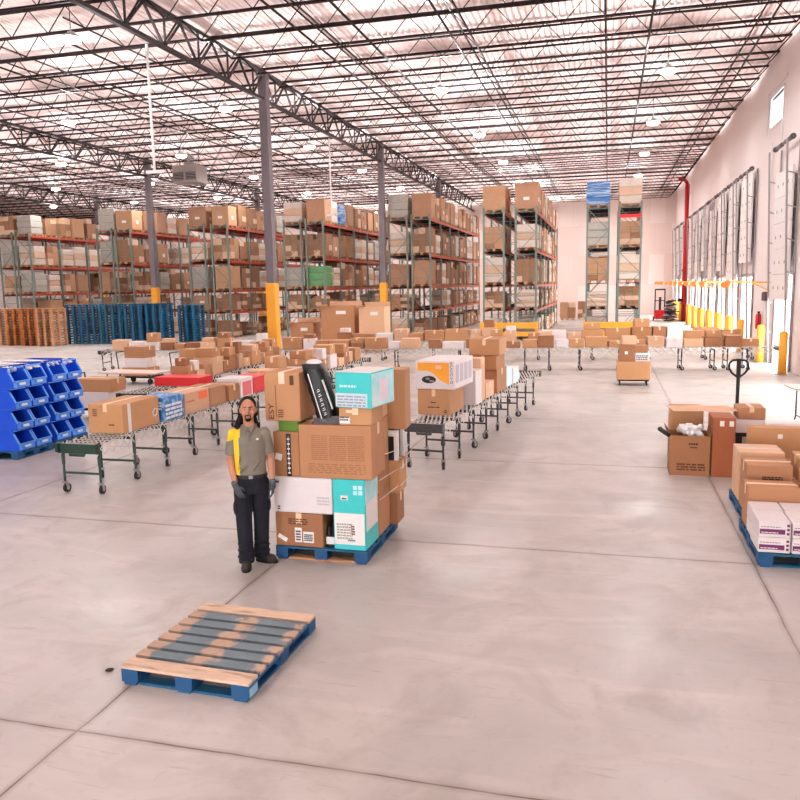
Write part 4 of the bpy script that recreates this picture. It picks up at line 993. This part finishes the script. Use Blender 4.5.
# pallets at right
pA = empty('pallet', (2.05, 8.78, 0), label='blue pallet at the right edge under white and purple cartons', cat='pallet')
pallet_parts(pA, bluew, bluew_d, 1.06, 1.22, 7, worn=(bluew, bluew))
pB = empty('pallet', (2.13, 10.12, 0), label='blue pallet at the right under three brown cartons, second from the front', cat='pallet')
pallet_parts(pB, bluew, bluew_d, 1.06, 1.22, 7, worn=(bluew, bluew))
G9 = 'white and purple cartons on the right-edge pallet'
def purple_box(x, y, z, k, L=.44, h=.16):
    o = carton(x, x + .30, y, y + L, z, z + h, white_card, k, G9, tape=False)
    MB().bb(-.14, .095, -L / 2 - .002, -L / 2, .035, .085).build('purple_band', purple, o)
    lines(o, -.125, .03, .045, .06, 1, paper, -L / 2 - .001, 3, cols=4); lines(o, -.13, .05, .105, .115, 1, inkb, -L / 2, 4, cols=5)
    for q in range(3): MB().bb(.11, .135, -L / 2 - .002, -L / 2, .03 + q * .042, .055 + q * .042).build('symbol_patch', purple, o)
    return o
for i in range(3):
    for jx in range(2): purple_box(1.515 + i * .312, 8.19, .146 + jx * .162, f'white carton with purple band, {["left", "middle", "right"][i]} column {["bottom", "top"][jx]} of the front row')
for i in range(3):
    for jx in range(2): purple_box(1.53 + i * .312, 8.645, .146 + jx * .162, f'white purple-banded carton in the second row, {["left", "middle", "right"][i]} {["bottom", "middle layer"][jx]}', L=.32)
G10 = 'brown cartons on the right-hand pallets'
carton(1.535, 2.06, 8.985, 9.33, .146, .62, card, 'brown carton standing behind the white and purple ones', G10)
carton(2.09, 2.56, 8.99, 9.33, .146, .47, card_l, 'low pale carton at the back right of the front blue pallet', G10)
o = carton(1.61, 2.10, 9.55, 10.02, .146, .74, card, 'square brown carton with black print at the front of the second pallet', G10)
lines(o, -.08, .14, .40, .47, 3, ink, -.235, 4, cols=4); lines(o, -.15, .12, .32, .35, 1, inkb, -.235, 6)
carton(1.615, 2.13, 10.14, 10.66, .146, .77, card_l, 'pale brown carton with glossy tape at the back of the second pallet', G10, tm=plasticw)
carton(2.15, 2.62, 9.62, 10.2, .146, .52, card_d, 'brown carton low at the right of the second pallet', G10)
carton(2.20, 2.62, 9.72, 10.15, .522, .80, card, 'small tan carton perched at the right edge of the second pallet', G10)
carton(2.16, 2.50, 10.25, 10.62, .146, .60, card_d, 'small brown carton at the back right of the second pallet', G10)

# ------------------------------------------------------------------ blue picking bins
def bin_parts():
    L, W, H, t = 1.10, .405, .365, .012
    m = MB(); m.bb(-L, 0, -W / 2, W / 2, 0, t); m.bb(-L, -L + t, -W / 2, W / 2, t, H)
    prof = [(-L, t), (0, t), (.0, .13), (-.10, H - .07), (-.10, H), (-L, H)]
    for s in (-1, 1):
        y0, y1 = (s * W / 2, s * (W / 2 - t)); n = len(prof)
        vs = [(x, y0, z) for x, z in prof] + [(x, y1, z) for x, z in prof]
        fs = [tuple(range(n)), tuple(range(2 * n - 1, n - 1, -1))] + [(i, n + i, n + (i + 1) % n, (i + 1) % n) for i in range(n)]
        m.add(vs, fs)
    m.bb(-L, -.12, -W / 2 - .008, -W / 2, H - .04, H).bb(-L, -.12, W / 2, W / 2 + .008, H - .04, H)
    f = MB(); f.bb(-t, 0, -W / 2 + t, W / 2 - t, t, .13).bb(0, .035, -W / 2 + .02, W / 2 - .02, .105, .13).bb(0, .02, -W / 2 + .10, W / 2 - .10, .04, .10)
    for s in (-1, 1): f.bar((.005, s * (W / 2 - .01), .125), (-.098, s * (W / 2 - .01), H - .06), .03, .018)
    f.bb(-.125, -.10, -W / 2 + t, W / 2 - t, H - .03, H)
    p = MB().bb(.020, .024, -.07, .07, .05, .09)
    return m.mesh('bin_body', [bin_blue]), f.mesh('front_lip', [bin_edge]), p.mesh('label_plate', [paper])
bb_, bf, bl_ = bin_parts()
for pi, (py, nm) in enumerate(((11.52, 'nearer'), (12.50, 'farther'))):
    p = empty('pallet', (-10.50, py, 0), PI / 2 * 0, label=f'blue pallet under the {nm} tower of blue bins', cat='pallet'); pallet_parts(p, bluew, bluew_d, 1.2, .92, 6, worn=(bluew, bluew))
    for c in range(2):
        for k in range(4):
            o = empty('storage_bin', (-9.90 + (0 if pi else .0), py + (-.215, .215)[c], .146 + k * .368), label=f'blue open-front bin, {["bottom", "second", "third", "top"][k]} of the {["near", "far"][c]} column in the {nm} bin tower', cat='bin', group='blue picking bins on pallets')
            link('bin_body', bb_, o); link('front_lip', bf, o); link('label_plate', bl_, o)
            r = random.Random(pi * 20 + c * 7 + k)
            if k == 3 or r.random() < .3:
                z = MB(); q = [(-.16, -.2, .05)]
                for w_ in range(5): z.ell((r.uniform(-.30, -.12), r.uniform(-.11, .11), .068 + r.uniform(0, .03) + (.23 if k == 3 else 0)), (.08, .06, .025), M=Euler((r.random(), r.random(), r.random() * 3)).to_matrix(), seg=7, rings=5)
                tag(z.build('packing_film', plasticw if k == 3 or r.random() < .5 else wrapw, loc=o.location), f'crumpled pale packing film in the {["bottom", "second", "third", "top"][k]} {["near", "far"][c]} bin of the {nm} tower', 'packing film', kind='stuff')
for (sx, sy, sr, lb) in ((-10.72, 11.31, .0, 'white paper sheet lying on the nearer bin tower'), (-10.68, 11.72, .0, 'second white sheet on top of the nearer bin tower'), (-10.7, 12.29, .0, 'pale sheet covering the near half of the farther bin tower')):
    m = MB(); m.add([(-.42, -.17, 0), (.42, -.19, .01), (.44, .17, 0), (-.40, .2, .015), (0, 0, .03)], [(0, 1, 4), (1, 2, 4), (2, 3, 4), (3, 0, 4)]); s_ = tag(m.build('paper_sheet', plasticw, loc=(sx, sy, .146 + 4 * .368 + .002), rot=(0, 0, sr)), lb, 'sheet')
    s_.modifiers.new('thick', 'SOLIDIFY').thickness = .004
# wrapped pallet at the left edge
o = empty('wrapped_load', (-18.6, 19.2, 0), .05, label='pallet load of mixed wrapped cartons cut by the left edge behind the bins', cat='pallet load')
link('pallet', pm_wood, o)
r = random.Random(8); m = MB(); z = .146
for k in range(5):
    h = r.uniform(.2, .32)
    for i in range(2):
        for jx in range(2): m.bb(-.5 + i * .5 + r.uniform(0, .03), -.02 + i * .5 - r.uniform(0, .03), -.58 + jx * .6, -.02 + jx * .58, z, z + h - .005, r.choice((0, 0, 1, 2)))
    z += h
m.build('carton_stack', [card, card_l, wrapw], o); MB().bb(-.54, .54, -.61, .61, .9, z + .02).build('film_cover', wrapw, o) if False else None

# ------------------------------------------------------------------ empty pallet stacks
def stack(x, y, n, me, lb, group, seed):
    r = random.Random(seed)
    for k in range(n):
        o = link('pallet', me, loc=(x + r.uniform(-.012, .012), y + r.uniform(-.012, .012), k * .1465), rot=(0, 0, r.uniform(-.006, .006)))
        tag(o, lb, 'pallet', group)
SN = ['leftmost', 'second', 'third', 'fourth', 'fifth', 'sixth', 'seventh']
for i, x in enumerate((-33.2, -32.0, -30.8, -29.6)):
    stack(x, 37.2 - .25 * i, 14, pm_or if i % 3 else pm_wood, f'bare wood pallet in the {SN[i]} wooden stack before the left racks', f'pallets of the {SN[i]} wooden stack', i)
for i, (x, y) in enumerate(((-28.9, 38.0), (-27.72, 38.1), (-26.54, 38.2), (-25.36, 38.3), (-24.15, 38.5), (-22.8, 39.6))):
    stack(x, y, 15 if i < 5 else 14, pm_blue, f'blue pallet in the {SN[i]} blue stack before the left racks', f'pallets of the {SN[i]} blue stack', 30 + i)

# ------------------------------------------------------------------ pallet racks and their loads
HL_ = [1.55, 2.83, 4.55, 6.5]
BAY = 2.8; FD = 1.12
def upright_mesh():
    m = MB(); H = 6.75
    for x in (-FD / 2 + .045, FD / 2 - .045): m.bb(x - .045, x + .045, -.04, .04, .012, H); m.bb(x - .08, x + .08, -.07, .07, 0, .012)
    z = .15; s = 1
    while z < H - .2:
        m.bar((-FD / 2 + .05, 0, z), (FD / 2 - .05, 0, z), .03)
        z2 = min(z + 1.05, H - .1); m.bar((-s * (FD / 2 - .05), 0, z), (s * (FD / 2 - .05), 0, z2), .03); s = -s; z = z2
    return m.mesh('upright_frame', [rackg])
um = upright_mesh()
bmz = MB().bb(-.025, .025, .045, BAY - .045, -.12, 0).mesh('beam', [orange_b])
dk_ = MB()
for k in range(10): dk_.bb(-FD / 2 + .03, FD / 2 - .03, .1 + k * .29, .13 + k * .29, -.03, -.001)
for x in (-.3, 0, .3): dk_.bb(x - .01, x + .01, .05, BAY - .05, -.045, -.03)
dkm = dk_.mesh('wire_deck', [darkst])
def rack(x, y, nb, label):
    o = empty('pallet_rack', (x, y, 0), label=label, cat='pallet rack', group='pallet rack runs')
    for k in range(nb + 1): link('upright_frame', um, o, (0, k * BAY, 0))
    for k in range(nb):
        for z in HL_:
            for s in (-1, 1): link('beam', bmz, o, (s * (FD / 2 - .025), k * BAY, z))
            link('wire_deck', dkm, o, (0, k * BAY, z))
    return o
# load variants: (body mesh, description)
def load_mesh(kind, seed, h, w=1.14, d=1.08):
    r = random.Random(seed); m = MB(); z0 = .146
    if kind == 'cartons':
        nx, ny, nz = r.choice(((2, 2, 3), (3, 2, 4), (2, 3, 4), (3, 3, 4))); hz = (h - z0) / nz
        for k in range(nz):
            for i in range(nx):
                for j_ in range(ny):
                    if k == nz - 1 and r.random() < .18: continue
                    g = .006
                    m.bb(-w / 2 + w * i / nx + g, -w / 2 + w * (i + 1) / nx - g, -d / 2 + d * j_ / ny + g, -d / 2 + d * (j_ + 1) / ny - g, z0 + k * hz, z0 + (k + 1) * hz - .006, r.choice((0, 0, 0, 1, 2)))
        return m.mesh('carton_stack', [r.choice((lc1, lc2)), lc3, lc2])
    if kind == 'gaylord':
        m.bb(-w / 2, w / 2, -d / 2, d / 2, z0, h - .10); m.bb(-w / 2 - .015, w / 2 + .015, -d / 2 - .015, d / 2 + .015, h - .16, h, 1)
        m.bb(-.15, .15, -d / 2 - .02, -d / 2 - .001, z0 + .4, z0 + .55, 2); m.bb(w / 2 + .001, w / 2 + .018, -.12, .12, z0 + .35, z0 + .55, 2)
        return m.mesh('bulk_box', [lc1, lc1, paper])
    mt = {'wrapped': wrapw, 'grey': wrapg, 'tote': tote, 'green': greenl}[kind]
    nz = r.choice((3, 4, 5)); hz = (h - z0) / nz
    for k in range(nz):
        e = r.uniform(-.03, .0); rings = []
        for zz in (z0 + k * hz, z0 + k * hz + .03, z0 + (k + 1) * hz - .04, z0 + (k + 1) * hz - .005):
            q = e - (.025 if zz in (z0 + k * hz, z0 + (k + 1) * hz - .005) else 0)
            X, Y = w / 2 + q, d / 2 + q
            rings.append([(-X, -Y, zz), (0, -Y - .01, zz), (X, -Y, zz), (X + .01, 0, zz), (X, Y, zz), (0, Y + .01, zz), (-X, Y, zz), (-X - .01, 0, zz)])
        m.loft(rings, k % 2)
    return m.mesh('wrapped_stack', [mt, lc3 if kind == 'wrapped' else mt])
VAR = {}
SMALL = {}
for kd, n in (('cartons', 6), ('gaylord', 2), ('wrapped', 4), ('grey', 2), ('tote', 1), ('green', 1)):
    VAR[kd] = [(load_mesh(kd, 100 + i * 7, h := [1.3, 1.42, 1.2, 1.35, 1.48, 1.25][i]), h) for i in range(n)]
    SMALL[kd] = [(load_mesh(kd, 300 + i * 7, h := [1.0, .9, 1.08, .95, 1.05, .85][i]), h) for i in range(n)]
DESC = {'cartons': 'brown carton', 'gaylord': 'tall bulk box', 'wrapped': 'pale film-wrapped', 'grey': 'grey film-wrapped', 'tote': 'blue tote', 'green': 'green wrapped'}
LV = ['floor level', 'first beam', 'second beam', 'third beam', 'top beam']
def load(x, y, z, kd, label, small, r, big=1.):
    me, h = r.choice((SMALL if small else VAR)[kd])
    o = empty('pallet_load', (x, y, z), label=label, cat='pallet load', group='pallet loads stored in the racks')
    a = link('carton_stack' if kd in ('cartons', 'gaylord') else 'wrapped_stack', me, o, rot=(0, 0, r.choice((0, PI)) + r.uniform(-.02, .02)))
    link('pallet', pm_wood, o)
    a.scale = (r.uniform(.93, 1.02), r.uniform(.92, 1.0), big * r.uniform(.94, 1.02))
def kind_pick(r):
    t = r.random(); return 'cartons' if t < .48 else 'gaylord' if t < .62 else 'wrapped' if t < .88 else 'grey'
NF = []
def fill(x, y, nb, rowname, seed, skipf=.06, force={}, bays=None):
    r = random.Random(seed)
    for li, z in enumerate([0] + HL_):
        n = 0
        for b in range(nb):
            for s in range(2):
                n += 1
                if bays is not None and (b, s) not in bays and b >= bays_max: continue
                kd = force.get((li, n), None) or kind_pick(r)
                if kd == 'none' or (r.random() < (skipf if li > 1 else .25) and (li, n) not in force): continue
                load(x + r.uniform(-.03, .03), y + b * BAY + .76 + s * 1.29, z + .002, kd, f'{DESC[kd]} pallet load, {LV[li]}, {rowname}, {ORD[n - 1]} from the front', li in (0, 1) or False, r)
bays_max = 99
RY = {'centre': 40., 'other': 42.}
ROWS = [  # name, x of left run, x of right run, y, bays to build, loads left, loads right, force dicts
    ('centre', -5.68, -4.05, 40.2, 6, 1, 6, {(4, 1): 'gaylord', (3, 1): 'cartons'}, {(4, 1): 'gaylord', (4, 2): 'gaylord', (3, 1): 'wrapped'}),
    ('left-of-centre', -11.25, -9.95, 42.1, 6, 1, 6, {(4, 1): 'grey'}, {(4, 1): 'gaylord', (3, 1): 'cartons', (2, 1): 'gaylord'}),
    ('third', -17.5, -16.15, 42.1, 6, 1, 5, {(4, 1): 'wrapped'}, {(4, 1): 'gaylord', (4, 2): 'wrapped', (4, 3): 'tote', (2, 1): 'green', (1, 1): 'cartons'}),
    ('fourth', -23.6, -22.1, 42.1, 5, 1, 3, {(4, 1): 'gaylord'}, {(4, 1): 'gaylord'}),
    ('fifth', -30.0, -28.7, 42.3, 5, 1, 3, {(4, 1): 'grey'}, {(4, 1): 'gaylord'}),
    ('leftmost', -37.3, -36.0, 42.3, 4, 1, 3, {}, {}),
]
for i, (nm, xl, xr, y, nb, nl, nr_, fl, fr_) in enumerate(ROWS):
    rack(xl, y, nb, f'left run of the {nm} orange-beamed rack row'); rack(xr, y, nb, f'right run of the {nm} orange-beamed rack row')
    fill(xl, y, nl, f'{nm} row\'s left run', 500 + i, 0, fl); fill(xr, y, nr_, f'{nm} row\'s right run', 600 + i, .07, fr_)
rack(-.52, 40.2, 2, 'left run of the short rack tower near the docks'); rack(1.0, 40.2, 2, 'right run of the short rack tower near the docks')
fill(-.52, 40.2, 1, 'dock-side tower\'s left run', 700, 0, {(4, 1): 'tote', (3, 1): 'grey', (2, 1): 'cartons'}); fill(1.0, 40.2, 1, 'dock-side tower\'s right run', 701, 0, {(4, 1): 'wrapped', (3, 1): 'cartons', (2, 1): 'wrapped'})
def end_guard(x, y, w, label):
    o = empty('end_guard', (x, y, 0), label=label, cat='guard rail')
    MB().bb(-w / 2, w / 2, -.05, .05, .62, .92).build('rail', yellow, o, bevel=.02); MB().bb(-w / 2, w / 2, -.05, .05, .22, .45).build('rail', yellow, o, bevel=.02)
    for s in (-1, 0, 1): MB().bb(s * (w / 2 - .08) - .07, s * (w / 2 - .08) + .07, .05, .15, 0, .95).build('post', yellow, o)
end_guard(-4.87, 39.8, 2.95, 'yellow double guard rail before the centre rack row'); end_guard(.24, 39.8, 2.8, 'yellow double guard rail before the dock-side rack tower')
tag(MB().bb(-.03, .03, -.5, .5, 0, .16).build('sign_board', redm, loc=(1.0, 39.58, 5.92), rot=(0, 0, PI / 2)), 'red board fixed across the dock-side tower under the top load', 'board')

# ------------------------------------------------------------------ far end of the dock aisle
o = empty('walkie_stacker', (3.75, 60.5, 0), label='red walk-behind stacker parked before the back wall', cat='stacker truck')
MB().bb(-.42, .42, -.5, .3, .12, .75).bb(-.35, .35, -.75, -.5, .12, .55).build('body', redm, o, bevel=.05)
m = MB(); m.bb(-.38, -.30, .3, .4, .1, 2.3).bb(.30, .38, .3, .4, .1, 2.3).bb(-.38, .38, .3, .4, 2.2, 2.3).bb(-.3, .3, .32, .38, 1.4, 1.46); m.build('mast', darkst, o)
MB().bb(-.08, .08, .1, .25, .75, 1.7).build('lift_cylinder', rubber, o)
for s in (-1, 1): MB().tube((s * .5, -.2, .15), (s * .42, -.2, .15), .15, 14).build('wheel', rubber, o)
o = empty('scrap_pile', (4.3, 57.9, 0), label='dark heap of scrap metal and pallets under the red standpipe', cat='scrap pile', )
r = random.Random(4); m = MB()
for k in range(26):
    z = .12 + k * .055; m.box((r.uniform(-.15, .15) * (1.6 - z), r.uniform(-.2, .2), z), (r.uniform(.5, 1.0) * (1.25 - z * .4), r.uniform(.2, .6), .08), r.choice((0, 1, 2)), M=Euler((r.uniform(-.2, .2), r.uniform(-.3, .3), r.random() * 3)).to_matrix())
m.build('scrap', [darkst, mat('scrap_brown', (.36, .24, .2), .8), steel], o)
for i, (x, y, n, lb) in enumerate(((-3.0, 62.5, 2, 'wide pallet load standing far behind the centre rack row'), (-1.7, 63.5, 1, 'low pallet load at the far end of the middle aisle'))):
    load(x, y, 0, 'cartons', lb, False, random.Random(i)); None

# ------------------------------------------------------------------ light
w = bpy.data.worlds.new('world'); scene.world = w; w.use_nodes = True
bg = w.node_tree.nodes['Background']; bg.inputs[0].default_value = (.96, .98, 1, 1); bg.inputs[1].default_value = 13.
vs = scene.view_settings; vs.view_transform = 'Standard'; vs.look = 'None'; vs.gamma = 1; vs.use_curve_mapping = False; vs.exposure = 0.
scene.cycles.max_bounces = 8; scene.cycles.diffuse_bounces = 4; scene.cycles.use_denoising = True
scene.cycles.sample_clamp_indirect = 6
dup = {k: v for k, v in LABELS.items() if len(v) > 1 and 'stack before' not in k}
if dup: print('DUPLICATE LABELS', list(dup.items())[:20])
